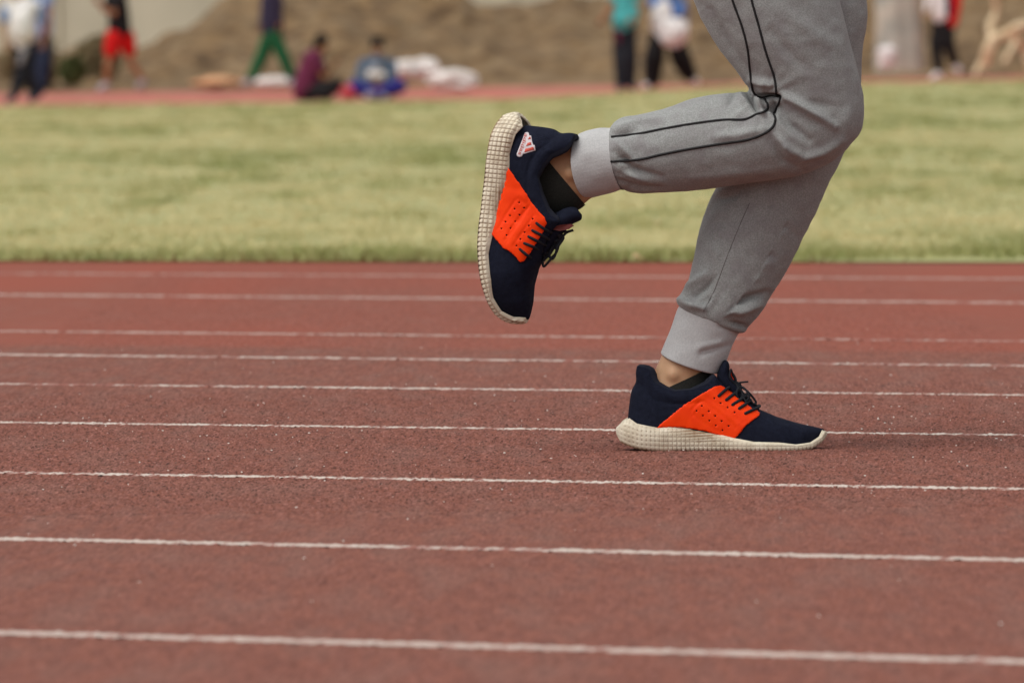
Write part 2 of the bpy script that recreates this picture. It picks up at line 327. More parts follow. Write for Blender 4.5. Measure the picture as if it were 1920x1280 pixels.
# blades, grown in tussocks
bx = []; br = []
for d0, d1, dens, cl, hh, ww in ((19.9, 20.6, 330, 17, .05, .005), (20.6, 25, 150, 16, .042, .006), (25, 36, 60, 14, .045, .009), (36, 60, 22, 12, .05, .015), (60, 117, 6.0, 11, .06, .035)):
    hw = lambda d: 0.105 * d + .8
    N = int(dens * (d1 - d0) * 2 * hw((d0 + d1) / 2)); d = rng.uniform(d0, d1, N); x = rng.uniform(-1, 1, N) * hw(d)
    ok = d > edge_d(x) - 0.02 * rng.random(N) + .10 * np.clip(vnoise(np.stack([x * 5, x * 0, x * 0], 1), 24), 0, 1); d = d[ok]; x = x[ok]; N = len(d)
    pt = vnoise(np.stack([x * .35, d * .16, d * 0], 1), 21) * .55 + vnoise(np.stack([x * 2.0, d * .45, d * 0], 1), 23) * .55 + vnoise(np.stack([x * 5.5, d * 1.1, d * 0], 1), 22) * .45
    dry = np.clip(.58 + pt * .95 + rng.normal(size=N) * .22, 0, 1); ed = np.clip(1 - (d - edge_d(x)) / 1.5, 0, 1); dry = dry * (1 - .95 * ed)
    hgt = .62 * hh * (0.55 + .75 * rng.random(N)) * (1 + .35 * ed * rng.random(N)) * (1 - .35 * dry)
    rad = .03 + .05 * rng.random(N) + ww * 2
    a = rng.uniform(0, 2 * np.pi, (N, cl)); rr = np.sqrt(rng.random((N, cl))) * rad[:, None]
    bxp = x[:, None] + np.cos(a) * rr; by = d[:, None] + np.sin(a) * rr; by = np.maximum(by, edge_d(bxp) - .012)
    bz = xy_far(bxp, by) + .006; H = hgt[:, None] * rng.uniform(.5, 1.15, (N, cl)); an = rng.uniform(0, np.pi, (N, cl)) * .5 - .4
    lean = rng.normal(size=(N, cl, 2)) * .5 * H[..., None]
    dx = np.cos(an) * ww * .5; dy = np.sin(an) * ww * .5
    tri = np.stack([np.stack([bxp - dx, by - dy, bz], -1), np.stack([bxp + dx, by + dy, bz], -1), np.stack([bxp + lean[..., 0], by + lean[..., 1], bz + H], -1)], 2)
    bx.append(tri.reshape(-1, 3)); br.append(np.repeat(np.clip(np.repeat(dry, cl) + rng.normal(size=N * cl) * .12, 0, 1), 3))
bx = np.vstack(bx); br = np.concatenate(br)
gm = mesh_np('grass', bx, np.arange(len(bx)).reshape(-1, 3)); attr(gm, 'dry', br)
tag(link_mesh('grass', gm, M['grass'], smooth=False), label='patchy green and straw coloured grass of the infield', kind='stuff')

# far track strip and earth behind
def sheet(name, d0, d1, nd, wid, zf, m, nx=90):
    dd, uu_ = np.meshgrid(np.linspace(d0, d1, nd), np.linspace(-1, 1, nx), indexing='ij'); x = uu_ * wid
    v = np.stack([x, dd, zf(x, dd)], -1).reshape(-1, 3); return link_mesh(name, mesh_np(name, v, grid_faces(nd, nx)), m)
tag(sheet('far_track', 115.6, 134, 12, 60, lambda x, d: xy_far(x, d) + .016, M['track_far'], 260), kind='structure')
def px_top(px):      # silhouette of the heap, in photo pixels
    return np.interp(px, [-1500, -200, 60, 180, 250, 330, 440, 560, 700, 850, 905, 960, 1010, 1070, 1130, 1180, 1230, 1500, 1900, 2600, 3600],
                     [100, 92, 96, 100, 94, 62, -2, -30, -34, -22, 4, 9, 3, -14, 6, 4, -20, -60, -40, -30, 20])
DM = 146.0
def mound(x, d):
    px = 960 + x / d * F; ztop = CAMH + (HOR - px_top(px)) / (F / DM); base = xy_far(x, np.minimum(d, 131) * 1.0)
    t = np.clip((d - 130) / (DM - 130), 0, 1); t = t ** .8; back = np.clip((d - DM) / 30, 0, 1)
    p = np.stack([x.ravel(), d.ravel(), x.ravel() * 0], 1)
    nn = (vnoise(p * np.array([.9, .5, 1]), 31) * .20 + vnoise(p * np.array([2.2, 1.1, 1]), 32) * .15 + vnoise(p * np.array([5.0, 3, 1]), 33) * .13).reshape(x.shape)
    return base + .0 + (ztop - base) * (t * (1 - back * .9)) + nn * np.clip((d - 130) / 3, 0, 1)
tag(sheet('dirt_mound', 130, 178, 150, 42, mound, M['dirt'], 560), kind='structure')
tag(link_mesh('bare_field', mesh_np('bare_field', [(-400, 117, .0), (400, 117, 0), (400, 400, .0), (-400, 400, .0)], [(0, 1, 2, 3)]), M['flat'], smooth=False), kind='structure')
# pale boundary wall far behind
wl = empty('boundary_wall', (0, 190, 0)); tag(wl, 'long pale rendered wall rising behind the brown earth heap', 'wall')
def boxm(x0, x1, y0, y1, z0, z1):
    v = [(x, y, z) for x in (x0, x1) for y in (y0, y1) for z in (z0, z1)]
    return np.array(v, float), [(0, 1, 3, 2), (4, 6, 7, 5), (0, 4, 5, 1), (2, 3, 7, 6), (0, 2, 6, 4), (1, 5, 7, 3)]
for i in range(14):
    v, f = boxm(-42 + i * 6.0 + .02, -42 + i * 6.0 + 5.98, 0, .25, -.1, 4.6); link_mesh('wall_panel', mesh_np('wall_panel', v, f), M['wall'], wl, smooth=False)
    v, f = boxm(-42 + i * 6.0 - .15, -42 + i * 6.0 + .15, -.12, .12 - .003, -.1, 4.7); link_mesh('wall_pier', mesh_np('wall_pier', v, f), M['wall'], wl, smooth=False)

# shrubs
def bush(name, label, px, py, rx, h, d, m, n=2600, cat='bush', size=.07):
    base = W1(px, py, 0, d); e = empty(name, base); tag(e, label, cat)
    r = np.random.default_rng(int(px)); a = r.normal(size=(n, 3)); a /= np.linalg.norm(a, axis=1, keepdims=True); rad = r.random(n) ** .4
    lump = 1 + .25 * vnoise(a * 2.2 + 5, 7)
    p = a * (rad * lump)[:, None] * np.array([rx, rx * .8, h / 2]) + np.array([0, 0, h * .5]); p = p[p[:, 2] > .02]; k = len(p)
    t = r.normal(size=(k, 3)); t /= np.linalg.norm(t, axis=1, keepdims=True); b = np.cross(t, r.normal(size=(k, 3))); b /= np.linalg.norm(b, axis=1, keepdims=True)
    s = size * r.uniform(.5, 1.2, (k, 1)); v = np.stack([p - t * s, p + b * s * .4, p + t * s, p - b * s * .4], 1).reshape(-1, 3)
    o = link_mesh('foliage', mesh_np('foliage', v, np.arange(4 * k).reshape(-1, 4)), m, e, smooth=False)
    o['kind'] = 'stuff'
    st = merge([tube([(0, 0, -.05), (random.uniform(-.3, .3) * rx, random.uniform(-.3, .3) * rx, h * .4), (math.cos(q) * rx * .6, math.sin(q) * rx * .5, h * .75)], [.02] * 6 + [.015] * 6 + [.006] * 6) for q in (0, 1.3, 2.6, 3.9, 5.1)])
    link_mesh('stem', mesh_np('stem', *st), M['weed'], e)
bush('shrub', 'small dark green shrub at the foot of the bank near the left edge', 136, 160, .22, .52, 128, M['leaf'])
bush('weed_clump', 'clump of dry brown weeds left of the green shrub', 60, 168, .55, .95, 131, M['weed'], 3500, 'weeds', .09)
bush('weed_clump', 'clump of dry brown weeds right behind the man in red shorts', 186, 162, .4, .95, 133, M['weed'], 3000, 'weeds', .09)

# ------------------------------------------------------------------ the runner
KM = D0 / F
foot = W1(1330, 843, 0); foot.z = 0
run = empty('person', foot); tag(run, 'runner in grey cuffed joggers and navy and orange shoes, mid stride on the red track', 'person')
ORG = np.array(foot)
def towld(v, dz=0.0):
    v = np.asarray(v, float); p = W(v[:, 0], -v[:, 1], v[:, 2]); p = p - ORG[None]; p[:, 2] += dz; return p
def pxmesh(name, vf, m, parent, smooth=True):
    v, f = vf; me = mesh_np(name, towld(v), f if isinstance(f, list) else [tuple(q) for q in f])
    bm = bmesh.new(); bm.from_mesh(me); bmesh.ops.recalc_face_normals(bm, faces=bm.faces); bm.to_mesh(me); bm.free()
    return link_mesh(name, me, m, parent, smooth)
def finish(me, m, name, parent):
    set_co(me, towld(co_of(me))); return link_mesh(name, me, m, parent)

WN, WF = 95, -30     # depth (plane px toward camera) of near knee / far knee
near_thigh = [(1120, -420, 1420, -440, 115, 70, 0), (1180, -300, 1470, -330, 118, 85, 0), (1240, -150, 1530, -160, 112, 92, 0), (1296, 0, 1570, 0, 105, WN, 0), (1340, 81, 1592, 90, 98, WN, 0), (1377, 131, 1606, 142, 90, WN, 0),
              (1398, 163, 1614, 180, 84, WN, 0), (1420, 200, 1616, 215, 80, WN, 0), (1440, 250, 1608, 248, 72, WN, 0), (1470, 295, 1585, 275, 50, WN, 0), (1500, 315, 1550, 300, 20, WN, 0)]
near_calf = [(1606, 195, 1604, 240, 20, WN, 0), (1590, 165, 1585, 278, 62, WN, 0), (1550, 150, 1545, 309, 76, WN - 2, 0), (1500, 155, 1495, 328, 82, WN - 5, 4), (1440, 166, 1440, 338, 84, WN - 12, 8), (1390, 172, 1384, 345, 82, WN - 20, 10), (1340, 177, 1340, 351, 78, WN - 28, 12),
             (1290, 187, 1290, 356, 72, WN - 35, 14), (1240, 205, 1240, 360, 68, WN - 42, 16), (1198, 215, 1203, 362, 64, WN - 48, 18), (1170, 220, 1180, 359, 60, WN - 52, 20), (1152, 229, 1170, 354, 56, WN - 55, 20), (1148, 240, 1166, 350, 50, WN - 56, 20)]
far_leg = [(1120, -420, 1420, -440, 110, -70, 0), (1200, -300, 1490, -330, 112, -75, 0), (1310, -150, 1590, -160, 105, -60, 0), (1385, 0, 1629, 0, 98, -48, 0), (1410, 90, 1619, 100, 90, -40, 0), (1425, 150, 1613, 180, 84, -35, 0),
           (1410, 205, 1600, 250, 80, WF, 0), (1388, 250, 1580, 298, 78, WF, 0), (1368, 300, 1553, 349, 78, WF, 0), (1345, 347, 1531, 400, 78, WF, 0), (1327, 385, 1510, 440, 76, -28, 0), (1313, 430, 1488, 484, 72, -26, 0), (1304, 475, 1466, 524, 67, -24, 0),
           (1296, 510, 1448, 554, 62, -22, 4), (1284, 543, 1425, 590, 58, -20, 6), (1270, 560, 1405, 612, 55, -19, 7), (1270, 568, 1397, 624, 50, -18, 7), (1278, 575, 1384, 622, 42, -18, 7)]
pelvis = [(1150, -600, 1390, -600, 150, 0, 0), (1120, -520, 1400, -520, 165, 0, 0), (1115, -440, 1410, -440, 170, 0, 0), (1170, -350, 1440, -370, 150, 0, 0), (1260, -290, 1440, -300, 100, 0, 0)]
tr = voxelize([loft(near_thigh), loft(near_calf), loft(far_leg), loft(pelvis)], 3.4, 5, .6)
v = co_of(tr); nn = no_of(tr)
def seg_d(P, poly):
    best = np.full(len(P), 1e9); along = np.zeros(len(P)); L = 0; tot = sum(np.hypot(*(np.array(b) - a)) for a, b in zip(map(np.array, poly[:-1]), poly[1:]))
    for a, b in zip(poly[:-1], poly[1:]):
        a = np.array(a, float); b = np.array(b, float); ab = b - a; l = np.hypot(*ab); t = np.clip(((P - a) @ ab) / l ** 2, 0, 1); dd = np.hypot(*(P - (a + t[:, None] * ab)).T)
        m = dd < best; best[m] = dd[m]; along[m] = (L + t[m] * l) / tot; L += l
    return best, along
FK = 2.3
FN = [  # near leg folds: polyline, amplitude px, sigma px
    ([(1452, 172), (1505, 202), (1558, 236)], 6.5, 9), ([(1448, 196), (1474, 232), (1508, 262)], -5.5, 10), ([(1468, 274), (1502, 293), (1540, 282), (1572, 262)], 5, 9), ([(1450, 252), (1478, 288)], 4, 7), ([(1440, 262), (1462, 300), (1500, 318)], -3.5, 9),
    ([(1396, 164), (1404, 184), (1414, 208)], -11, 4.5), ([(1412, 182), (1456, 181)], -13, 5), ([(1404, 170), (1418, 196), (1424, 212)], 6, 4), ([(1380, 168), (1362, 196)], -3, 7), ([(1440, 190), (1446, 216)], -7, 5), ([(1382, 176), (1398, 200)], 4, 6), ([(1420, 205), (1448, 200)], -4, 5), ([(1405, 150), (1448, 160)], 5, 8), ([(1420, 187), (1428, 215)], 5, 4), ([(1440, 240), (1380, 252), (1330, 256)], 2.5, 10),
    ([(1309, 25), (1352, 92), (1392, 140)], 3, 9), ([(1330, 20), (1366, 90), (1400, 135)], -2.5, 8), ([(1460, 20), (1520, 70), (1560, 90)], 2.0, 16), ([(1440, 60), (1480, 110), (1510, 130)], -2, 12),
    ([(1150, 284), (1190, 318), (1240, 330)], -3.5, 7), ([(1152, 262), (1175, 285), (1190, 305)], 3, 6), ([(1157, 336), (1200, 352), (1240, 350)], -4, 6), ([(1160, 318), (1215, 338)], 3, 6), ([(1150, 240), (1200, 226), (1240, 224)], 3, 7), ([(1152, 252), (1190, 246)], -2.5, 6),
    ([(1300, 330), (1380, 322), (1440, 318)], 2.0, 12), ([(1500, 190), (1560, 200)], -2.0, 12)]
FF = [([(1281, 553), (1300, 532), (1322, 514)], 5, 8), ([(1292, 562), (1318, 544), (1340, 520)], -4.5, 7), ([(1272, 561), (1298, 572), (1330, 580)], 5, 6), ([(1346, 580), (1386, 582), (1424, 570)], 6, 9), ([(1332, 562), (1388, 562), (1440, 548)], -6, 8),
      ([(1370, 602), (1398, 612)], -4, 5), ([(1380, 420), (1430, 440), (1480, 430)], 2.5, 12), ([(1440, 400), (1490, 440)], -2.5, 12), ([(1340, 470), (1400, 500), (1440, 490)], 2.2, 14), ([(1350, 530), (1420, 520)], 2.5, 9), ([(1325, 400), (1345, 372), (1400, 362)], -2.5, 10), ([(1400, 455), (1450, 480)], -2.5, 9)]
P2 = np.stack([v[:, 0], -v[:, 1]], 1); disp = np.zeros(len(v)); face = np.clip(nn[:, 2] * 1.6 + .35, 0, 1)
isnear = ((v[:, 2] > 35) | ((-v[:, 1] < 362) & (v[:, 2] > 5) & (v[:, 0] < 1330)))
for folds, msk in ((FN, isnear), (FF, ~isnear)):
    for poly, A, sg in folds:
        d_, al = seg_d(P2, poly); disp += FK * A * np.exp(-(d_ / (sg * .85)) ** 2) * (0.35 + .65 * np.sin(np.pi * np.clip(al, .02, .98))) * face * msk
disp += vnoise(v / 70, 41) * 1.3 + vnoise(v / np.array([30, 16, 25]), 42) * 0.9 + vnoise(v / 9, 43) * .3
kw = np.exp(-((P2[:, 0] - 1440) / 90) ** 2 - ((P2[:, 1] - 210) / 80) ** 2) * face * isnear; rr_ = np.hypot(P2[:, 0] - 1420, P2[:, 1] - 185); an_ = np.arctan2(P2[:, 1] - 185, P2[:, 0] - 1420)
disp += kw * 2.6 * vnoise(np.stack([an_ * 5.5, rr_ / 60, rr_ * 0], 1), 44)
for cx_, cy_, ax_, ay_ in ((1168, 298, .97, -.2), (1322, 560, .45, -.89)):
    al_ = (P2[:, 0] - cx_) * ax_ + (P2[:, 1] - cy_) * ay_; ac_ = -(P2[:, 0] - cx_) * ay_ + (P2[:, 1] - cy_) * ax_
    disp += 2.2 * np.exp(-(al_ / 34) ** 2) * (np.abs(ac_) < 90) * vnoise(np.stack([ac_ / 11, al_ / 40, ac_ * 0], 1), 45) * face
v2 = v + nn * disp[:, None]; set_co(tr, v2); tr_bvh = bvh_of(tr); 
trousers = finish(tr, M['jersey'], 'trousers', run)
def on_surface(bvh, x, y, lift=0.0, start=600, sign=1, fallback=0):
    h = bvh.ray_cast(Vector((x, -y, start * sign)), Vector((0, 0, -sign)))
    if h[0] is None: return (x, -y, fallback), Vector((0, 0, sign))
    nrm = h[1] if h[1].z * sign > 0 else -h[1]
    return tuple(np.array(h[0]) + np.array(nrm) * lift), nrm
def cord(bvh, pts, r, name, m, parent, n=60, lift=.3):
    P = catmull(pts, n); q = [on_surface(bvh, a, b, lift)[0] for a, b in P]
    q = np.array(q); k = np.ones(5) / 5; wz = q[:, 2].copy()
    if len(q) > 8: q[2:-2, 2] = np.convolve(wz, k, 'valid') 
    q[:, 2] = np.maximum(q[:, 2], wz - .6)
    return pxmesh(name, tube(q, r, 6, n=len(q)), m, parent)
cord(tr_bvh, [(1352, -60), (1367, 0), (1385, 50), (1396, 92), (1401, 130), (1406, 165), (1414, 180)], 2.3, 'piping', M['piping'], trousers)
cord(tr_bvh, [(1388, -60), (1402, 0), (1416, 50), (1430, 100), (1444, 140), (1448, 160), (1450, 176), (1457, 183), (1452, 200), (1445, 214)], 2.3, 'piping', M['piping'], trousers)
cord(tr_bvh, [(1414, 180), (1426, 182), (1442, 180), (1455, 182)], 1.7, 'piping', M['piping'], trousers, 24)
cord(tr_bvh, [(1428, 184), (1434, 196), (1432, 206), (1412, 214), (1390, 223), (1350, 224), (1290, 232), (1240, 241), (1195, 250), (1145, 256)], 2.3, 'piping', M['piping'], trousers, 90)
cord(tr_bvh, [(1445, 214), (1448, 224), (1442, 238), (1425, 250), (1395, 261), (1350, 268), (1290, 278), (1240, 288), (1195, 298), (1142, 302)], 2.5, 'piping', M['piping'], trousers, 90)
cord(tr_bvh, [(1404, 380), (1384, 425), (1359, 488), (1338, 544), (1318, 582)], 0.7, 'seam', M['seam'], trousers, 60, .1)

# cuffs: ribbed tubes, open ended with thickness
def cuff(secs, name='cuff', amp=.2, ribs=46, folds=()):
    ns = 184; vo, _ = loft(secs, n=26, ns=ns, close=False); rowsn = 26; vo = vo.reshape(rowsn, ns, 3); c = vo.mean(1, keepdims=True)
    rad = vo - c; ln = np.linalg.norm(rad, axis=2, keepdims=True); t = np.arange(ns) / ns * 2 * np.pi
    nzv = vnoise(vo.reshape(-1, 3) / 22, 51).reshape(rowsn, ns, 1) * 1.3
    outer = c + rad * (1 + (np.cos(t * ribs)[None, :, None] * amp * .35 + nzv) / ln)
    for poly, A, sg in folds:
        dd, al = seg_d(np.stack([outer[..., 0].ravel(), -outer[..., 1].ravel()], 1), poly); outer[..., 2] += (A * np.exp(-(dd / sg) ** 2)).reshape(rowsn, ns) * (rad[..., 2] > 0)
    inner = c + rad * (1 - 3.2 / ln); mid = (outer[-1:] * .55 + inner[-1:] * .45) + (vo[-1:] - vo[-2:-1]) * .35
    allv = np.concatenate([outer, mid, inner[::-1]], 0)
    return allv.reshape(-1, 3), [tuple(q) for q in grid_faces(rowsn * 2 + 1, ns, True)]
pxmesh('cuff', cuff([(1152, 234, 1172, 356, 56, WN - 55, 19), (1143, 239, 1164, 356, 55, WN - 56, 20), (1126, 240, 1148, 361, 54, WN - 59, 22), (1104, 244, 1127, 366, 53, WN - 62, 24), (1088, 249, 1106, 371, 52, WN - 65, 27)]), M['cuff'], trousers)
pxmesh('cuff', cuff([(1280, 570, 1392, 622, 50, -18, 6), (1272, 576, 1383, 630, 49, -18, 7), (1263, 602, 1374, 648, 47, -17, 7), (1251, 634, 1364, 673, 46, -16, 7), (1239, 661, 1350, 699, 46, -14, 8)],
     folds=[([(1316, 661), (1345, 652), (1370, 646)], -4, 5), ([(1310, 650), (1350, 642)], 3, 6), ([(1350, 610), (1378, 616)], -3, 5)]), M['cuff'], trousers)

# body: one continuous figure (legs inside the trousers, feet inside the shoes)
foot_near = [(1140, 252, 1150, 348, 42, 38, 10), (1108, 254, 1128, 362, 42, 34, 12), (1082, 253, 1110, 370, 40, 30, 10), (1062, 255, 1100, 378, 38, 28, 6), (1042, 260, 1084, 390, 37, 26, 0), (1022, 268, 1054, 402, 36, 22, 0), (1000, 272, 1020, 408, 34, 18, 0)]
heel_near = [(975, 262, 1040, 262, 24, 18, 0), (962, 285, 1050, 290, 32, 18, 0), (955, 330, 1052, 335, 34, 18, 0), (945, 390, 1045, 385, 36, 16, 0), (932, 450, 1000, 440, 38, 12, 0), (935, 510, 985, 505, 34, 10, 0), (950, 555, 975, 550, 20, 10, 0)]
foot_far = [(1276, 600, 1352, 632, 38, -17, 4), (1258, 632, 1346, 665, 38, -16, 5), (1243, 662, 1334, 694, 38, -15, 5), (1233, 684, 1330, 712, 38, -14, 4), (1223, 704, 1332, 734, 37, -12, 2), (1215, 724, 1335, 752, 36, -8, 0), (1208, 745, 1340, 775, 34, -5, 0)]
heel_far = [(1196, 745, 1196, 785, 18, 0, 0), (1225, 735, 1220, 797, 32, 0, 0), (1270, 738, 1270, 800, 36, 0, 0), (1330, 742, 1330, 812, 36, 0, 0), (1390, 772, 1390, 820, 44, 0, 0), (1450, 800, 1450, 822, 48, 0, 0), (1500, 812, 1500, 824, 30, 0, 0)]
def shrink(secs, k):
    o = []
    for a in secs:
        c = ((a[0] + a[2]) / 2, (a[1] + a[3]) / 2); o.append((c[0] + (a[0] - c[0]) * k, c[1] + (a[1] - c[1]) * k, c[0] + (a[2] - c[0]) * k, c[1] + (a[3] - c[1]) * k, a[4] * k, a[5], a[6]))
    return o
def c3(px, py, w_=0): return (px, -py, w_)
torso = [(1160, -620, 1370, -620, 140, 0, 0), (1170, -760, 1380, -750, 150, 0, 0), (1190, -900, 1420, -880, 165, 0, 0), (1215, -1010, 1440, -990, 175, 0, 0), (1260, -1075, 1420, -1060, 120, 0, 0), (1310, -1110, 1410, -1100, 60, 0, 0)]
parts = [loft(foot_near), loft(heel_near), loft(foot_far), loft(heel_far), loft(shrink(near_thigh[:-1], .70)), loft(shrink(near_calf, .60)), loft(shrink(far_leg, .72)), loft(shrink(pelvis, .9)), loft(torso)]
parts += [ball(c3(1066 + 4, 325, 64), (15, 13, 9)), ball(c3(1262, 703, 22), (12, 12, 8))]   # ankle bones
parts += chain([(c3(1360, -1080), 55), (c3(1385, -1180), 52)]) + [ball(c3(1400, -1260), (105, 125, 80)), ball(c3(1425, -1215), (70, 80, 60)), ball(c3(1505, -1250), (18, 14, 12)), ball(c3(1497, -1200), (12, 8, 22)), ball(c3(1488, -1283), (14, 9, 40))]
for sg, sh, el, ha in ((1, (1330, -1010), (1140, -760), (1330, -640)), (-1, (1330, -1010), (1470, -720), (1640, -900))):
    w_ = sg * 190
    parts += chain([(c3(*sh, w_ * .8), 62), (c3(*el, w_ * 1.25), 46), (c3(*ha, w_ * 1.05), 28)])
    dx, dy = np.array(ha) - np.array(el); L = math.hypot(dx, dy); dx /= L; dy /= L; pc = (ha[0] + dx * 45, ha[1] + dy * 45)
    parts += chain([(c3(*ha, w_ * 1.05), 26), (c3(*pc, w_ * 1.0), 34)])
    for q, ln in zip((-24, -8, 8, 24), (48, 56, 52, 40)):
        a = (pc[0] + dx * 26, pc[1] + dy * 26); b = (a[0] + dx * ln - dy * q * .2, a[1] + dy * ln + dx * q * .2); k_ = (b[0] - dx * ln * .45, b[1] - dy * ln * .45)
        parts += chain([(c3(a[0] - dy * q, a[1] + dx * q, w_), 11), (c3(b[0] - dy * q, b[1] + dx * q, w_ - sg * 14), 10), (c3(k_[0] - dy * q, k_[1] + dx * q, w_ - sg * 42), 9)])
    parts += chain([(c3(pc[0] - dx * 10, pc[1] - dy * 10, w_ - sg * 12), 14), (c3(pc[0] + dx * 25, pc[1] + dy * 25, w_ - sg * 48), 11)])
body = voxelize(parts, 4.6, 7, .5); finish(body, M['skin'], 'body', run)
for sx in (-32, 32): pxmesh('eye', ball(c3(1488, -1262, sx), 11), M['white'], run)
# plain top and hair, above the frame
sh = voxelize([loft(shrink(torso, 1.1)), loft(shrink(pelvis[:3], 1.06))] + chain([(c3(1330, -1010, 152), 74), (c3(1235, -885, 195), 66)]) + chain([(c3(1330, -1010, -152), 74), (c3(1400, -865, -195), 66)]), 6, 5)
finish(sh, M['grey'], 'shirt', run)
hr = voxelize([ball(c3(1385, -1285), (105, 112, 88)), ball(c3(1350, -1250), (75, 90, 82))], 7, 4); hv = co_of(hr); finish(hr, M['hair'], 'hair', run)

# socks: skin of the foot, thickened, cut along the sock line
def sock(secs1, secs2, line, keep):
    me = voxelize([loft(shrink(secs1, 1.05)), loft(shrink(secs2, 1.03))], 3.2, 5, .5)
    bm = bmesh.new(); bm.from_mesh(me); (x0, y0), (x1, y1) = line
    nrm = Vector((-(-y1 + y0), (x1 - x0), 0)).normalized() * keep
    bmesh.ops.bisect_plane(bm, geom=bm.verts[:] + bm.edges[:] + bm.faces[:], plane_co=Vector((x0, -y0, 0)), plane_no=nrm, clear_outer=True)
    bm.to_mesh(me); bm.free(); return finish(me, M['sock'], 'sock', run)
sock(foot_near, heel_near, ((1026, 299), (1094, 380)), 1)
sock(foot_far, heel_far, ((1248, 727), (1322, 693)), 1)

# ---- shoes
def interp(x, tab): return np.interp(x, [a[0] for a in tab], [a[1] for a in tab])
def half_width(u):
    h = np.where(u < 62, 46 * np.sqrt(np.clip(1 - ((62 - u) / 62) ** 2, 0, 1)), 0)
    m = np.interp(u, [62, 120, 180, 240, 290], [46, 46, 50, 60, 64]); t = 64 * np.clip(1 - ((u - 285) / 108) ** 2, 0, 1) ** .55
    return np.where(u < 62, h, np.where(u < 285, m, np.minimum(m, t)))
TOP = [(0, 46), (8, 55), (20, 61), (35, 51), (73, 44), (98, 46), (120, 45), (163, 37), (202, 29), (217, 25), (255, 18), (302, 17), (335, 13), (363, 16), (381, 26), (388, 38), (393, 36)]
BOT = [(0, 26), (6, 15), (20, 9), (42, 3), (84, 0), (343, 0.5), (365, 4), (384, 15), (393, 26)]
def plan(n):
    t = np.linspace(0, np.pi, n); u = 393 * (1 - np.cos(t)) / 2
    u = 0.5 * u + .5 * 393 * np.linspace(0, 1, n) if False else u
    return u, half_width(u)
def outline(inset0, inset1, inw, n):
    """closed plan curve resampled evenly: arrays u,w (near side heel->toe, then far side toe->heel)"""
    u, b = plan(900); un = inset0 + u / 393 * (393 - inset0 - inset1); bn = np.maximum(b - inw * np.clip(b / 20, 0, 1), 0)
    U_ = np.concatenate([un, un[::-1][1:-1]]); B_ = np.concatenate([bn, -bn[::-1][1:-1]]); S_ = np.concatenate([u, u[::-1][1:-1]])
    seg = np.hypot(np.diff(np.append(U_, U_[0])), np.diff(np.append(B_, B_[0]))); a = np.concatenate([[0], np.cumsum(seg)]); L = a[-1]
    q = np.linspace(0, L, n, endpoint=False); f = lambda z: np.interp(q, a, np.append(z, z[0]))
    return f(U_), f(B_), f(S_), q, L
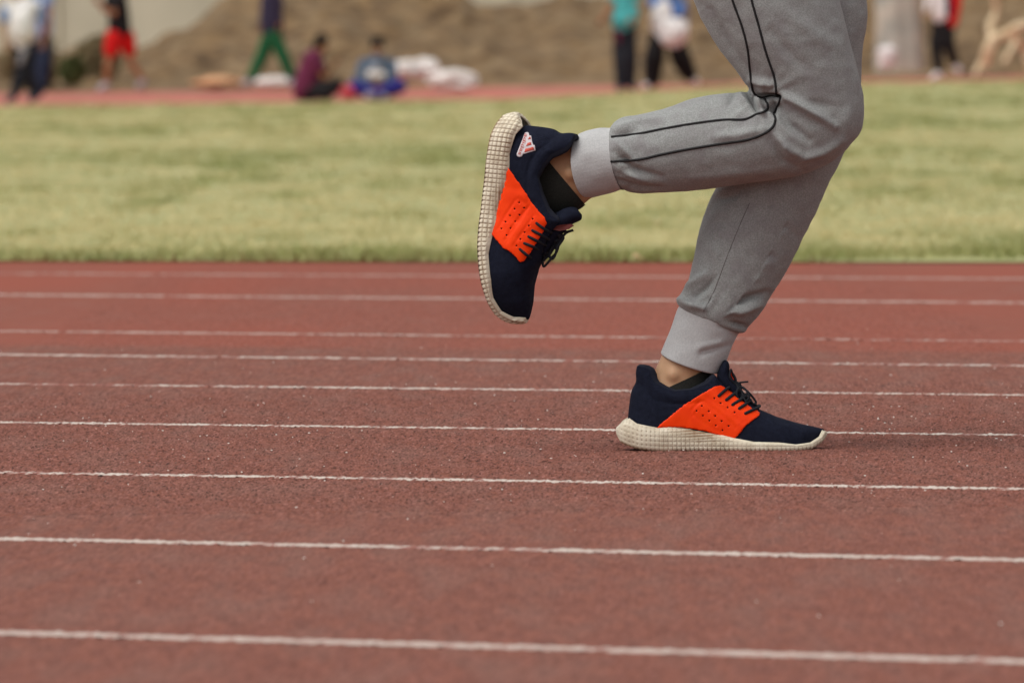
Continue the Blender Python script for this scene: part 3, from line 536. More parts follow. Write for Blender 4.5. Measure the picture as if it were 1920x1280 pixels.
def build_shoe(dk, pose, near_panel, holes, slots, badge, label, laces, tongue_secs, extra_cords, tab_poly, tab_mat, groove):
    P = lambda a: pose(np.asarray(a, float))
    # upper: wall from the sole line over to collar rim / throat edge / vamp centre line
    n = 260; ub, wb, ss, q, L = outline(20, 9, 6, n); sg = np.sign(wb); sg[sg == 0] = 1
    TU = [(0, 37), (6, 38), (14, 50), (22, 61), (30, 63), (42, 70), (62, 86), (92, 107), (130, 141), (162, 170), (180, 184), (192, 191), (212, 208), (233, 228), (252, 250), (264, 266), (276, 281), (300, 302), (340, 342), (375, 370), (393, 383)]
    TV = [(0, 156), (6, 157), (14, 156), (22, 150), (30, 138), (42, 127), (62, 118), (92, 111), (130, 114), (162, 126), (180, 140), (192, 131), (212, 113), (233, 98), (252, 84), (264, 76), (276, 70), (300, 61), (340, 49), (375, 43), (393, 40)]
    TW = [(0, 0), (6, 12), (14, 20), (22, 23), (42, 27), (60, 30), (92, 33), (130, 33), (162, 30), (180, 25), (192, 21), (212, 18), (233, 17), (252, 14), (264, 9), (276, 0), (393, 0)]
    CV = [(0, .5), (160, .5), (230, .85), (280, 1.02), (360, 1.1), (393, 1.0)]
    if badge:
        TV = [(a_, b_ - 13 * math.exp(-((a_ - 80) / 45) ** 2)) for a_, b_ in TV]; TU = [(a_, b_ - (11 if a_ <= 22 else 5 if a_ <= 42 else 0)) for a_, b_ in TU]
    B = np.stack([ub, interp(ub, TOP) - 4, wb], 1); T = np.stack([interp(ss, TU), interp(ss, TV), interp(ss, TW) * sg], 1)
    C = np.stack([(B[:, 0] + T[:, 0]) / 2 + np.where(ss > 330, (ss - 330) * .16, 0) - np.where(ss < 40, (40 - ss) * .12, 0), B[:, 1] + (T[:, 1] - B[:, 1]) * interp(ss, CV), wb * 1.04], 1)
    k = 26; t = np.linspace(0, 1, k)[:, None, None]
    G = (1 - t) ** 2 * B[None] + 2 * t * (1 - t) * C[None] + t ** 2 * T[None]
    pad = np.exp(-((t - .86) / .12) ** 2) * np.exp(-((ss - 85) / 75) ** 2)[None, :, None]; G[..., 2:3] += pad * 3.2 * sg[None, :, None]
    G[..., 2:3] -= (1.6 * np.exp(-((t - .66) / .035) ** 2) * np.clip((165 - ss) / 30, 0, 1)[None, :, None] + 1.2 * np.exp(-((ss - 42) / 3.0) ** 2)[None, :, None] * np.clip(t * 4 - .4, 0, 1) * (t < .66)) * sg[None, :, None]
    heelk = np.exp(-(ss / 22) ** 2)[None, :, None]; G[..., 0:1] += heelk * 5 * np.exp(-((t - .72) / .13) ** 2)
    wr = vnoise(G.reshape(-1, 3) / 16, 61).reshape(k, n, 1) * .9 + vnoise(G.reshape(-1, 3) / np.array([9, 20, 20]), 62).reshape(k, n, 1) * .5
    G[..., 1:2] += wr * np.sin(np.pi * t); G[..., 2:3] += wr * sg[None, :, None] * np.sin(np.pi * t)
    upv = P(G.reshape(-1, 3)); upf = [tuple(a) for a in grid_faces(k, n, True)]
    upper_bvh = BVHTree.FromPolygons([tuple(a) for a in upv], upf)
    shoe = pxmesh('shoe', (upv, upf), M['knit'], run); shoe['label'] = label
    # collar lining, rolled inward from the rim
    idx = np.where(ss < 262)[0]; idx = np.concatenate([idx[idx > n // 2], idx[idx <= n // 2]]); Tr = T[idx]; cen = np.array([125.0, 0, 0]); di = cen[None] - Tr * np.array([1, 0, 1]); di /= np.linalg.norm(di, axis=1, keepdims=True)
    upv_ = np.array([0, 1.0, 0]); kk = np.clip((230 - ss[idx]) / 60, .25, 1)[:, None]
    ring = [Tr, Tr + di * 4 * kk + upv_ * 3 * kk, Tr + di * 10 * kk + upv_ * 2 * kk, Tr + di * 14 * kk - upv_ * 6 * kk, Tr + di * 13 * kk - upv_ * 18 * kk, Tr + di * 9 * kk - upv_ * 45 * kk]
    lv = P(np.stack(ring).reshape(-1, 3)); pxmesh('collar_lining', (lv, [tuple(a) for a in grid_faces(len(ring), len(idx))]), M['lining'], shoe)
    # sole: foam wall with a lattice of raised pads
    n = 1500; us, ws, s2, q, L = outline(0, 0, 0, n); k = 34; t = np.linspace(0, 1, k)[:, None]
    tp = interp(us, TOP)[None]; bt = interp(us, BOT)[None]; V = tp + (bt - tp) * t; h = tp - bt
    tan = np.stack([np.roll(us, -1) - np.roll(us, 1), np.roll(ws, -1) - np.roll(ws, 1)], 1); tan /= np.linalg.norm(tan, axis=1, keepdims=True); nr = np.stack([-tan[:, 1], tan[:, 0]], 1)
    if (nr[n // 4, 1] < 0): nr = -nr
    ph = q / L * round(L / 8.2) * 2 * np.pi; rowp = (V - bt) / 8.6
    cellu = .5 + .5 * np.cos(ph)[None] ; cellv = .5 + .5 * np.cos((rowp - .55) * 2 * np.pi)
    pad_ = np.clip(cellu * 2.8, 0, 1) * np.clip(cellv * 2.8, 0, 1)
    cu2 = 1 - np.clip(cellu * 2.8, 0, 1); cv2 = 1 - np.clip(cellv * 2.8, 0, 1); pits = 1 - np.clip(cu2 * 1.6, 0, 1) * np.clip(cv2 * 1.6, 0, 1)
    hp_ = np.clip(1 - (us - 55) / 50, 0, 1)[None] * (1 - dk * .75); fp_ = np.clip((us - 190) / 40, 0, 1)[None] * (1 - dk) * .85; pad_ = pad_ * (1 - hp_) + pits * hp_; pad_ = pad_ * (1 - fp_) + fp_ * (.75 + .25 * pad_)
    topband = np.clip(1 - (tp - V) / np.where(us > 190, 6, 4)[None], 0, 1) ** .5; mid = np.exp(-((us - 150) / 42) ** 2)[None] * np.clip((V - bt) / h * 1.6 - .35, 0, 1)
    pad_ = np.maximum(pad_, topband); flow = .5 + .5 * np.sin((V - bt) * 1.15 - (us[None] - 120) * .075); pad_ = pad_ * (1 - mid) + mid * (flow * .6)
    off = (pad_ - 1) * (1.1 + .8 * dk) + 4.5 * np.sin(np.pi * np.clip(t, 0, 1)) ** .8 * np.clip(h / 40, .3, 1) - 5 * np.clip(1 - t * 5, 0, 1) - mid * 2.5
    teeth = np.clip(us[None] / 30 - 3, 0, 1) * np.clip(1 - (V - bt) / 4.5, 0, 1) * (cellu < .42); off -= teeth * 2.5
    Gs = np.stack([us[None] + nr[:, 0][None] * off, V + 0 * off, ws[None] + nr[:, 1][None] * off], -1)
    dirt = np.clip((1 - pad_) * (.45 + .7 * dk), 0, 1) * (.55 + .45 * vnoise(Gs.reshape(-1, 3) / 30, 71).reshape(k, n)) + mid * (.30 + .9 * (1 - flow)) * .8 * (1.25 - dk) + np.clip(vnoise(Gs.reshape(-1, 3) / 22, 72).reshape(k, n) - .2, 0, 1) * .4 + np.clip(1 - (V - bt) / 5, 0, 1) * (.3 + 1.1 * np.clip(1 - us / 90, 0, 1)[None]) + np.clip(vnoise(Gs.reshape(-1, 3) / 9, 73).reshape(k, n) - .35, 0, 1) * .5
    top_in = np.stack([us * .97 + 6, interp(us, TOP) - 3, ws * .82], -1)[None]; Ga = np.concatenate([top_in, Gs], 0)
    me = mesh_np('sole', towld(P(Ga.reshape(-1, 3))), grid_faces(k + 1, n, True)); attr(me, 'dirt', np.concatenate([np.zeros(n), np.clip(dirt, 0, 1).ravel()]))
    bm = bmesh.new(); bm.from_mesh(me); bmesh.ops.recalc_face_normals(bm, faces=bm.faces); bm.to_mesh(me); bm.free(); link_mesh('sole', me, M['foam'], shoe)
    # outsole: dark rubber under the foam
    n = 300; us, ws, s2, q, L = outline(3, 3, 2, n); rr = []
    for f_, dz in ((1.0, 2.5), (.99, -.6), (.9, -1.4), (.5, -1.4), (.02, -1.4)): rr.append(np.stack([196 + (us - 196) * (f_ if f_ > .9 else f_ + (1 - f_) * .6), interp(us, BOT) + dz, ws * f_], -1))
    pxmesh('outsole', (P(np.stack(rr).reshape(-1, 3)), [tuple(a) for a in grid_faces(5, n, True)]), M['rubber'], shoe)
    # moulded side panels, draped on the upper
    def drape(poly, holes, slots, sign, lift, step=3.2, grooves=(), name='side_panel', m=M['orange'], thick=1.3):
        poly = np.array(poly, float); pts = []; edges = []
        def addloop(lp):
            b = len(pts); pts.extend([tuple(a) for a in lp]); edges.extend([(b + i, b + (i + 1) % len(lp)) for i in range(len(lp))]); return list(range(b, b + len(lp)))
        dens = []
        for a, b in zip(poly, np.roll(poly, -1, 0)):
            m_ = max(1, int(np.hypot(*(b - a)) / 2.6)); dens += [a + (b - a) * i / m_ + (rng.normal(size=2) * .42 if i and name == 'side_panel' else 0) for i in range(m_)]
        faces = [addloop(dens)]
        for (hx, hy, hr) in holes: addloop([(hx + hr * math.cos(z), hy + hr * math.sin(z)) for z in np.linspace(0, 2 * np.pi, 9)[:-1]])
        for (ax, ay, bx_, by_, r) in slots:
            a = math.atan2(by_ - ay, bx_ - ax); addloop([(bx_ + r * math.cos(a + z), by_ + r * math.sin(a + z)) for z in np.linspace(-np.pi / 2, np.pi / 2, 5)] + [(ax + r * math.cos(a + z), ay + r * math.sin(a + z)) for z in np.linspace(np.pi / 2, 3 * np.pi / 2, 5)])
        outer = faces[0]; xs_ = np.arange(poly[:, 0].min(), poly[:, 0].max(), step); ys_ = np.arange(poly[:, 1].min(), poly[:, 1].max(), step)
        D = np.array(dens); hp = [np.array(pts[e0:e1]) for e0, e1 in []]
        def inside(x, y, lp):
            c = False; j = len(lp) - 1
            for i in range(len(lp)):
                if (lp[i][1] > y) != (lp[j][1] > y) and x < (lp[j][0] - lp[i][0]) * (y - lp[i][1]) / (lp[j][1] - lp[i][1]) + lp[i][0]: c = not c
                j = i
            return c
        loops = [dens]; b0 = len(dens)
        for _ in holes: loops.append(pts[b0:b0 + 8]); b0 += 8
        for _ in slots: loops.append(pts[b0:b0 + 10]); b0 += 10
        for x in xs_:
            for y in ys_:
                if inside(x, y, dens) and np.min(np.hypot(D[:, 0] - x, D[:, 1] - y)) > 1.6: pts.append((x, y))
        ov, oe, of, *_r = delaunay_2d_cdt([Vector(p_) for p_ in pts], edges, [], 0, 1e-4)
        keep = []
        for f_ in of:
            cx_ = sum(ov[i][0] for i in f_) / len(f_); cy_ = sum(ov[i][1] for i in f_) / len(f_)
            if inside(cx_, cy_, dens) and not any(inside(cx_, cy_, lp) for lp in loops[1:]): keep.append(tuple(f_))
        vv_ = []
        for p_ in ov:
            g_ = 0
            for gl, ga, gs in grooves:
                dd_, _a = seg_d(np.array([[p_[0], p_[1]]]), gl); g_ += ga * math.exp(-(dd_[0] / gs) ** 2)
            a_, nn_ = on_surface(upper_bvh, p_[0], p_[1], lift + g_, sign=sign); 
            vv_.append(a_)
        used_ = sorted({i for f_ in keep for i in f_}); mp_ = {a: i for i, a in enumerate(used_)}
        ob = pxmesh(name, (np.array([vv_[i] for i in used_]), [tuple(mp_[i] for i in f_) for f_ in keep]), m, shoe)
        so = ob.modifiers.new('thickness', 'SOLIDIFY'); so.thickness = thick * KM; so.offset = -1 if sign > 0 else -1
        return ob
    drape(near_panel, holes, slots, 1, 1.9, grooves=groove)
    farp = [P([(u - 1157, 843 - v_, -40)])[0] for u, v_ in GP]; drape([(a[0], -a[1]) for a in farp], [], [], -1, 1.9)
    if badge:
        drape(badge['plate'], [], [], 1, 1.0, step=2.0, name='heel_badge', m=M['badge'], thick=.6)
        for bp in badge['bars']: drape(bp, [], [], 1, 1.7, step=1.6, name='badge_bar', m=M['badge_red'], thick=.4)
        cu = bpy.data.curves.new('t', 'FONT'); cu.body = 'adidas'; cu.size = 1; cu.align_x = 'CENTER'; cu.align_y = 'CENTER'; to = bpy.data.objects.new('t', cu); COL.objects.link(to)
        cu.offset = 0.0; dg = bpy.context.evaluated_depsgraph_get(); tm_ = bpy.data.meshes.new_from_object(to.evaluated_get(dg)); bpy.data.objects.remove(to)
        tv = co_of(tm_); (ax, ay), (bx_, by_), th = badge['text']; L = math.hypot(bx_ - ax, by_ - ay); dr = np.array([(bx_ - ax) / L, (by_ - ay) / L]); upd = np.array([dr[1], -dr[0]])
        wd_ = tv[:, 0].max() - tv[:, 0].min(); pc = np.array([(ax + bx_) / 2, (ay + by_) / 2])[None] + dr[None] * (tv[:, :1] * L / wd_) + upd[None] * (tv[:, 1:2] - .0) * th
        q_ = np.array([on_surface(upper_bvh, a[0], a[1], 1.75)[0] for a in pc]); pxmesh('badge_lettering', (q_, [tuple(p_.vertices) for p_ in tm_.polygons]), M['badge_red'], shoe, False)
    # tongue
    tg = voxelize([loft(tongue_secs, ns=36)], 1.6, 5, .5); finish(tg, M['knit'], 'tongue', shoe)
    # laces
    for (ax, ay, bx_, by_, ox, oy, wc) in laces:
        a1, _n = on_surface(upper_bvh, ax, ay, 1.9); a0, _n = on_surface(upper_bvh, ax, ay, -1.5); b1, _n = on_surface(upper_bvh, bx_, by_, 3.2)
        e = (bx_ + ox, -(by_ + oy), (b1[2] - wc) * .35 + wc + 1); f1 = (bx_ + ox * 1.15, -(by_ + oy * 1.15), wc - (b1[2] - wc) * .4); g_ = (bx_ + ox * .4, -(by_ + oy * .4), wc - (b1[2] - wc) * 1.0)
        pxmesh('lace', tube([a0, a1, b1, e, f1, g_], 2.9, 8), M['lace'], shoe)
    for pts_, r_ in extra_cords: pxmesh('lace', tube([(a, -b, c) for a, b, c in pts_], r_, 8), M['lace'], shoe)
    if tab_poly:
        tp_ = np.array([(a, -b, c) for a, b, c in tab_poly]); n_ = len(tp_); v_ = np.vstack([tp_, tp_ + np.array([0, 0, 3.0])]); pxmesh('tongue_tab', (v_, [tuple(range(n_)), tuple(range(n_, 2 * n_))] + [(i, (i + 1) % n_, n_ + (i + 1) % n_, n_ + i) for i in range(n_)]), tab_mat, shoe, False)
    return shoe

# standing shoe: side seen is the inner side of the left foot
GP = [(1230, 800), (1241, 790), (1257, 777), (1284, 756), (1307, 741), (1330, 728), (1340, 723), (1347, 722), (1354, 724), (1364, 731), (1374, 738), (1384, 746), (1392, 753), (1400, 758), (1408, 765), (1418, 769), (1423, 773), (1422, 777), (1409, 786), (1396, 796), (1386, 809), (1376, 819), (1366, 818), (1340, 812), (1318, 805), (1295, 801), (1275, 798.5), (1255, 798)]
gh = [(1338.5, 745), (1350, 754), (1363, 762), (1376, 771), (1315, 759), (1328, 769), (1340, 777.6), (1352, 787), (1365, 796), (1305, 768), (1317, 777), (1329, 786), (1341, 795), (1353.5, 804)]
def pose_g(a): return np.stack([1157 + a[:, 0], a[:, 1] - 843, a[:, 2]], 1)
lg = [(1347, 740, 1358, 731, 13, -9, 0), (1361, 748, 1373, 740, 13, -9, 0), (1373, 757, 1386, 750, 12, -9, 0), (1385, 764, 1394, 759, 11, -8, 0), (1397, 773, 1410, 768, 12, -6, 0)]
gt = [(1420, 774, 1424, 766, 8, 0, 0), (1402, 768, 1412, 755, 14, 0, 0), (1385, 756, 1399, 741, 18, 0, 0), (1366, 742, 1386, 724, 21, 0, 0), (1350, 726, 1374, 707, 23, 0, 0), (1344, 706, 1368, 696, 23, 0, 0), (1349, 688, 1368, 687, 21, 0, 0), (1355, 677, 1366, 679, 16, 0, 0), (1359, 674, 1363, 676, 8, 0, 0)]
gx = [([(1378, 722, 10), (1386, 730, 14), (1394, 742, 12), (1402, 752, 8)], 4.2), ([(1372, 716, 8), (1380, 722, 12), (1390, 728, 10)], 3.8), ([(1392, 736, 16), (1404, 748, 14), (1412, 758, 8)], 2.8), ([(1384, 726, 22), (1380, 738, 26), (1386, 748, 24), (1392, 740, 22)], 2.4), ([(1384, 724, 6), (1376, 718, 16), (1368, 706, 20), (1370, 692, 14), (1374, 703, 10), (1380, 716, 4)], 1.9), ([(1381, 718, 4), (1390, 716, 14), (1402, 714.5, 20)], 1.7), ([(1381, 718, 3), (1378, 706, -8), (1369, 694, -12)], 1.9),
      ([(1384, 722, 6), (1396, 728, 20), (1404, 742, 26), (1397, 750, 25), (1388, 738, 16), (1382, 723, 6)], 2.1), ([(1384, 722, -2), (1402, 734, -14), (1418, 754, -18), (1410, 756, -12), (1394, 738, -6)], 2.1), ([(1384, 722, 6), (1394, 744, 26), (1398, 757, 30), (1391, 773, 36), (1387, 780, 38)], 1.7),
      ([(1378, 716, 8), (1386, 720, 10), (1388, 727, 4), (1380, 726, 2), (1377, 718, 8)], 3.2), ([(1400, 756, 12), (1414, 757, 8), (1421, 762, 2)], 2.0)]
groove_g = [([(1300, 775), (1296, 766), (1312, 750), (1322, 753), (1345, 770), (1372, 792), (1378, 800)], -1.5, 2.1), ([(1322, 742), (1345, 757), (1372, 778), (1392, 790)], -1.4, 2.0), ([(1300, 775), (1330, 797), (1356, 812)], -1.1, 2.0)]
sl_g = [(1348, 739, 1356, 733, 1.3), (1362, 747, 1371, 741, 1.3), (1374, 756, 1384, 751, 1.3), (1386, 763, 1393, 760, 1.2), (1398, 772.5, 1408, 769, 1.2)]
build_shoe(.2, pose_g, GP, [(a, b, 1.7) for a, b in gh], sl_g, None, 'left running shoe flat on the track, navy knit with orange side panel and cream sole', lg, gt, gx,
           [(1369, 690, 6), (1372, 696, 6), (1376, 712, 6), (1372, 714, 6), (1368, 700, 6)], M['orange'], groove_g)

# lifted shoe: outer side of the right foot, toe pointing down
PHI = math.radians(18); TH = .36; UB0, UB1 = 200.0, 345.0; LS = 1.045
def pose_r(a):
    fat = 1 + .50 * np.clip((a[:, 0] - 170) / 110, 0, 1) * np.clip((a[:, 1] - 10) / 20, 0, 1) - .12 * np.clip((a[:, 0] - 360) / 30, 0, 1)
    a = a * np.stack([np.ones(len(a)), fat, np.ones(len(a))], 1)
    u = a[:, 0] * LS; V_ = a[:, 1] * math.cos(PHI) - a[:, 2] * math.sin(PHI); w_ = a[:, 2] * math.cos(PHI) + a[:, 1] * math.sin(PHI)
    x = np.clip(u, 0, UB0); y = np.zeros_like(u); th = np.clip((u - UB0) / (UB1 - UB0), 0, 1) * TH; seg = np.clip(u - UB0, 0, UB1 - UB0); kap = TH / (UB1 - UB0)
    x = np.where(u > UB0, UB0 + np.sin(kap * seg) / kap, u); y = np.where(u > UB0, (1 - np.cos(kap * seg)) / kap, 0); ex = np.clip(u - UB1, 0, None); x = x + ex * math.cos(TH); y = y + ex * math.sin(TH)
    uu_ = x - V_ * np.sin(th); vv_ = y + V_ * np.cos(th)
    ix = 934 - .096 * uu_ + .995 * vv_; iy = 209 + .995 * uu_ + .096 * vv_
    return np.stack([ix, -iy, w_ + 22], 1)
RP = [(949, 306), (953, 313), (963, 326), (980, 352), (997, 378), (1011, 396), (1021, 406), (1025, 416), (1020, 425), (1014, 438), (1007, 448), (1000, 460), (992, 472), (986, 480), (981, 487), (975, 489), (967, 479), (955, 468), (944, 463), (932, 449), (922, 437), (927, 418), (933, 396), (938, 372), (943, 345), (946, 322)]
zh = lambda a: [(860 + x / 5.333, 380 + y / 5.333) for x, y in a]
rh = zh([(563, 57), (518, 122), (475, 186), (432, 252), (655, 42), (610, 115), (567, 180), (522, 247), (482, 316), (741, 155), (701, 220), (660, 287), (618, 356), (580, 418)]) + [(974, 378.5), (965.6, 390.4), (982.7, 388)]
lr = [(1006, 416.6, 1019, 426, 16, 9, 55), (998, 430, 1012, 438, 17, 9, 52), (991, 442, 1005, 448.5, 17, 9, 48), (983, 454, 998, 460, 17, 9, 44), (975, 465, 988, 476, 15, 9, 40)]
rt = [(996, 492, 1008, 494, 10, 36, 0), (1008, 470, 1026, 474, 16, 42, 0), (1018, 446, 1042, 452, 20, 48, 0), (1026, 424, 1060, 432, 23, 54, 0), (1036, 406, 1072, 420, 25, 56, 0), (1050, 393, 1084, 414, 24, 58, 0), (1068, 387, 1090, 410, 20, 60, 0), (1080, 388, 1091, 402, 12, 60, 0)]
rx = [([(1036, 428, 58), (1032, 446, 58), (1024, 464, 54), (1016, 478, 48)], 5.0), ([(1044, 434, 54), (1042, 452, 56), (1034, 468, 54), (1026, 480, 50)], 3.6), ([(1022, 440, 58), (1034, 446, 62), (1042, 442, 58)], 2.6), ([(1045, 432, 60), (1062, 433, 66), (1074, 430, 68), (1060, 436, 66), (1048, 452, 62), (1040, 466, 60)], 2.4), ([(1046, 434, 60), (1056, 444, 66), (1045, 462, 66), (1040, 478, 62), (1034, 484, 60), (1030, 476, 58), (1038, 458, 58)], 2.4),
      ([(1034, 482, 62), (1026, 492, 62), (1019, 498, 58), (1018, 488, 54), (1028, 478, 54), (1036, 466, 54)], 2.3), ([(1042, 440, 50), (1048, 450, 40), (1044, 470, 40), (1034, 482, 46)], 2.2), ([(1036, 440, 60), (1046, 438, 66), (1050, 446, 62), (1040, 450, 60), (1036, 441, 60)], 3.6), ([(1016, 470, 56), (1024, 476, 52), (1020, 488, 48)], 2.2)]
groove_r = [([(973, 371), (985, 380), (989, 386), (960, 425), (948, 448)], -1.5, 2.1), ([(993, 384), (975, 412), (955, 442), (952, 452)], -1.4, 2.1), ([(968, 372), (950, 400), (935, 428)], -1.1, 2.0), ([(1000, 403), (985, 425), (963, 458)], -1.1, 2.0)]
sl_r = [(1007.5, 417.6, 1022.5, 427.5, 1.3), (999.5, 431, 1015.5, 440, 1.3), (992.5, 442.8, 1008.5, 450, 1.3), (984.5, 454.6, 1001.5, 461.8, 1.3), (976.5, 466, 990.5, 478, 1.3)]
zb = lambda a: [(860 + x / 5.817, 180 + y / 5.817) for x, y in a]
badge = dict(plate=zb([(722, 402), (745, 394), (764, 402), (770, 430), (790, 432), (800, 490), (812, 532), (828, 532), (838, 590), (700, 632), (690, 655), (660, 662), (638, 652), (632, 630)]),
             bars=[zb([(716, 612), (730, 572), (812, 552), (824, 582)]), zb([(736, 545), (752, 512), (786, 502), (794, 530)]), zb([(757, 476), (768, 450), (782, 446), (788, 468)])], text=((987.0, 251.5), (974.5, 289.5), 9.5))
build_shoe(1.0, pose_r, RP, [(a, b, 1.6) for a, b in rh], [], badge, 'right running shoe lifted in the air with its toe down, dusty cream sole and a badge on the heel', lr, rt, rx,
           [(1034, 424, 76), (1050, 420, 80), (1070, 418, 80), (1076, 421, 80), (1066, 428, 80), (1048, 431, 80), (1036, 429, 76)], mat('dull_pink_label', (0.13, 0.03, 0.026, 1), rough=.8), groove_r)

# ------------------------------------------------------------------ people at the far side
def human(label, px, py, d, J, clothes, face, fat=1.15, extra=(), bulk=1.0):
    """J: joints in photo pixels (x, y, depth in metres toward the camera)"""
    base = W1(px, py, 0, d); e = empty('person', base); tag(e, label, 'person', 'people at the far side of the field')
    B0 = np.array(base)
    def p(k):
        x, y, z = J[k]; q = W([x], [y], 0, d)[0]; q[1] -= z; return q - B0
    j = {k: p(k) for k in J}; f = np.array(face, float); f /= np.linalg.norm(f)
    sd = np.cross(f, [0, 0, 1.0]); sd /= np.linalg.norm(sd)
    H = j['head']; parts = []
    parts += [ball(H, (.078, .088, .11)), ball(H + f * .025 + np.array([0, 0, -.05]), (.058, .06, .065)), ball(H + f * .098 + np.array([0, 0, -.015]), (.016, .016, .022)), ball(H + f * .085 + np.array([0, 0, -.062]), (.025, .018, .010))]
    for s_ in (-1, 1): parts += [ball(H + sd * .082 * s_, (.014, .02, .03))]
    parts += cap(j['neck'], .055, H + np.array([0, 0, -.06]), .05)
    ms = (j['shL'] + j['shR']) / 2
    parts += chain([(j['neck'], .06), (ms, .10), ((ms + j['hip']) / 2, .125), (j['hip'], .13)]) + cap(j['shL'], .06, j['shR'], .06)
    for s_ in 'LR':
        parts += chain([(j['sh' + s_], .052), (j['el' + s_], .042), (j['ha' + s_], .03)])
        dv = j['ha' + s_] - j['el' + s_]; dv /= np.linalg.norm(dv); pc = j['ha' + s_] + dv * .045; sv = np.cross(dv, f); sv = sv / (np.linalg.norm(sv) + 1e-6)
        parts += cap(j['ha' + s_], .026, pc, .032)
        for q, l in ((-.027, .06), (-.009, .07), (.009, .066), (.027, .05)): parts += cap(pc + sv * q, .011, pc + sv * q * 1.3 + dv * (.03 + l) + f * .015, .009)
        parts += cap(pc - sv * .02, .013, pc + dv * .03 - sv * .055, .011)
        parts += chain([(j['hp' + s_], .09), (j['kn' + s_], .066), ((j['kn' + s_] * .65 + j['an' + s_] * .35), .066), (j['an' + s_], .044)]) + cap(j['an' + s_] + np.array([0, 0, -.03]), .035, j['to' + s_], .03)
    me = voxelize(parts, .0085, 5); link_mesh('body', me, M['skin_far'], e)
    for s_ in (-1, 1):
        me = mesh_np('eye', *ball(H + f * .078 + sd * .03 * s_ + np.array([0, 0, .01]), .012)); link_mesh('eye', me, M['white'], e)
    def cloth(name, parts, m): return link_mesh(name, voxelize(parts, .013, 5), M[m], e)
    c = clothes
    if 'hair' in c:
        hp = [ball(H - f * .03 + np.array([0, 0, .045]), (.122, .128, .122))]
        if c['hair'] == 'long': hp += chain([(H - f * .06, .075), (H - f * .10 + np.array([0, 0, -.12]), .06), (H - f * .11 + np.array([0, 0, -.22]), .035)])
        if c['hair'] == 'bun': hp += chain([(H - f * .09 + np.array([0, 0, .0]), .085), (H - f * .14 + np.array([0, 0, -.09]), .065)])
        cloth('hair', hp, 'hair')
    if 'top' in c:
        col, slv = c['top']; tp = chain([(ms, .16 * bulk), ((ms + j['hip']) / 2, .19 * bulk), (j['hip'] + np.array([0, 0, .0]), .20 * bulk)]) + cap(j['shL'], .095, j['shR'], .095)
        sp = []
        for s_ in 'LR':
            elb = j['el' + s_]; k = .62 if slv == 'short' else 1
            sp += cap(j['sh' + s_], .095, j['sh' + s_] + (elb - j['sh' + s_]) * k, .082)
            if slv == 'long': sp += cap(elb, .072, elb + (j['ha' + s_] - elb) * .92, .052)
        if 'sleeve' in c: cloth('top', tp, col); [cloth('sleeve', q_, c['sleeve']) for q_ in (sp[:len(sp) // 2], sp[len(sp) // 2:])]
        else: cloth('top', tp + sp, col)
    if 'bottom' in c:
        col, ln = c['bottom']; bp = cap(j['hpL'], .145, j['hpR'], .145) + cap(j['hip'], .165, j['hip'] + np.array([0, 0, -.03]), .13)
        for s_ in 'LR':
            if ln == 'short': bp += cap(j['hp' + s_], .16, j['hp' + s_] * .5 + j['kn' + s_] * .5, .135)
            else: bp += chain([(j['hp' + s_], .135), (j['kn' + s_], .10 * fat), (j['kn' + s_] * .1 + j['an' + s_] * .9, .078 * fat)])
        cloth('shorts' if ln == 'short' else 'trousers', bp, col)
    for nm_, m_, ch_ in extra:
        cloth(nm_, chain([((lambda q: (q[0], q[1] - z_, q[2]))(W([x_], [y_], 0, d)[0] - B0), r_) for x_, y_, z_, r_ in ch_]), m_)
    if 'shoes' in c:
        for s_ in 'LR': cloth('shoe', cap(j['an' + s_] + np.array([0, 0, -.03]), .062, j['to' + s_], .058), c['shoes'])
    return e
DP = 116.5
human('person in a white top with light blue sleeves, nearest the left edge', 45, 192, DP,
      dict(head=(28, -22, .05), neck=(36, 2, 0), shL=(74, 14, .05), shR=(12, 16, .02), elL=(86, 50, .05), elR=(6, 50, .05), haL=(82, 78, .12), haR=(12, 80, .1), hip=(46, 78, 0), hpL=(54, 86, .03), hpR=(38, 86, -.03), knL=(50, 130, .08), knR=(42, 132, 0), anL=(66, 175, 0), anR=(28, 176, .05), toL=(60, 186, .1), toR=(16, 188, .08)),
      dict(top=('white', 'short'), sleeve='lblue', bottom=('dark', 'long'), shoes='shoe_dark', hair='short'), (-.6, -.8, -.3), extra=[('shirt_front', 'white', [(58, 14, .1, .13), (46, 40, .12, .19), (48, 62, .12, .19)]), ('shirt_tail', 'white', [(32, 30, .1, .12), (32, 62, .1, .12)]), ('trouser_stripe', 'grey', [(50, 92, .2, .055), (40, 118, .2, .05)])])
human('person in navy clothes half hidden behind the white topped one at left', 78, 183, 120,
      dict(head=(78, -52, 0), neck=(80, -28, 0), shL=(92, -14, .1), shR=(68, -14, -.1), elL=(94, 20, .15), elR=(66, 20, -.1), haL=(90, 56, .2), haR=(66, 52, -.1), hip=(78, 60, 0), hpL=(82, 70, .05), hpR=(74, 70, -.05), knL=(86, 116, .1), knR=(72, 118, -.05), anL=(78, 168, .05), anR=(66, 170, -.1), toL=(70, 180, .15), toR=(56, 180, -.1)),
      dict(top=('lblue', 'short'), bottom=('navy', 'long'), shoes='shoe_dark', hair='short'), (-.9, -.4, 0))
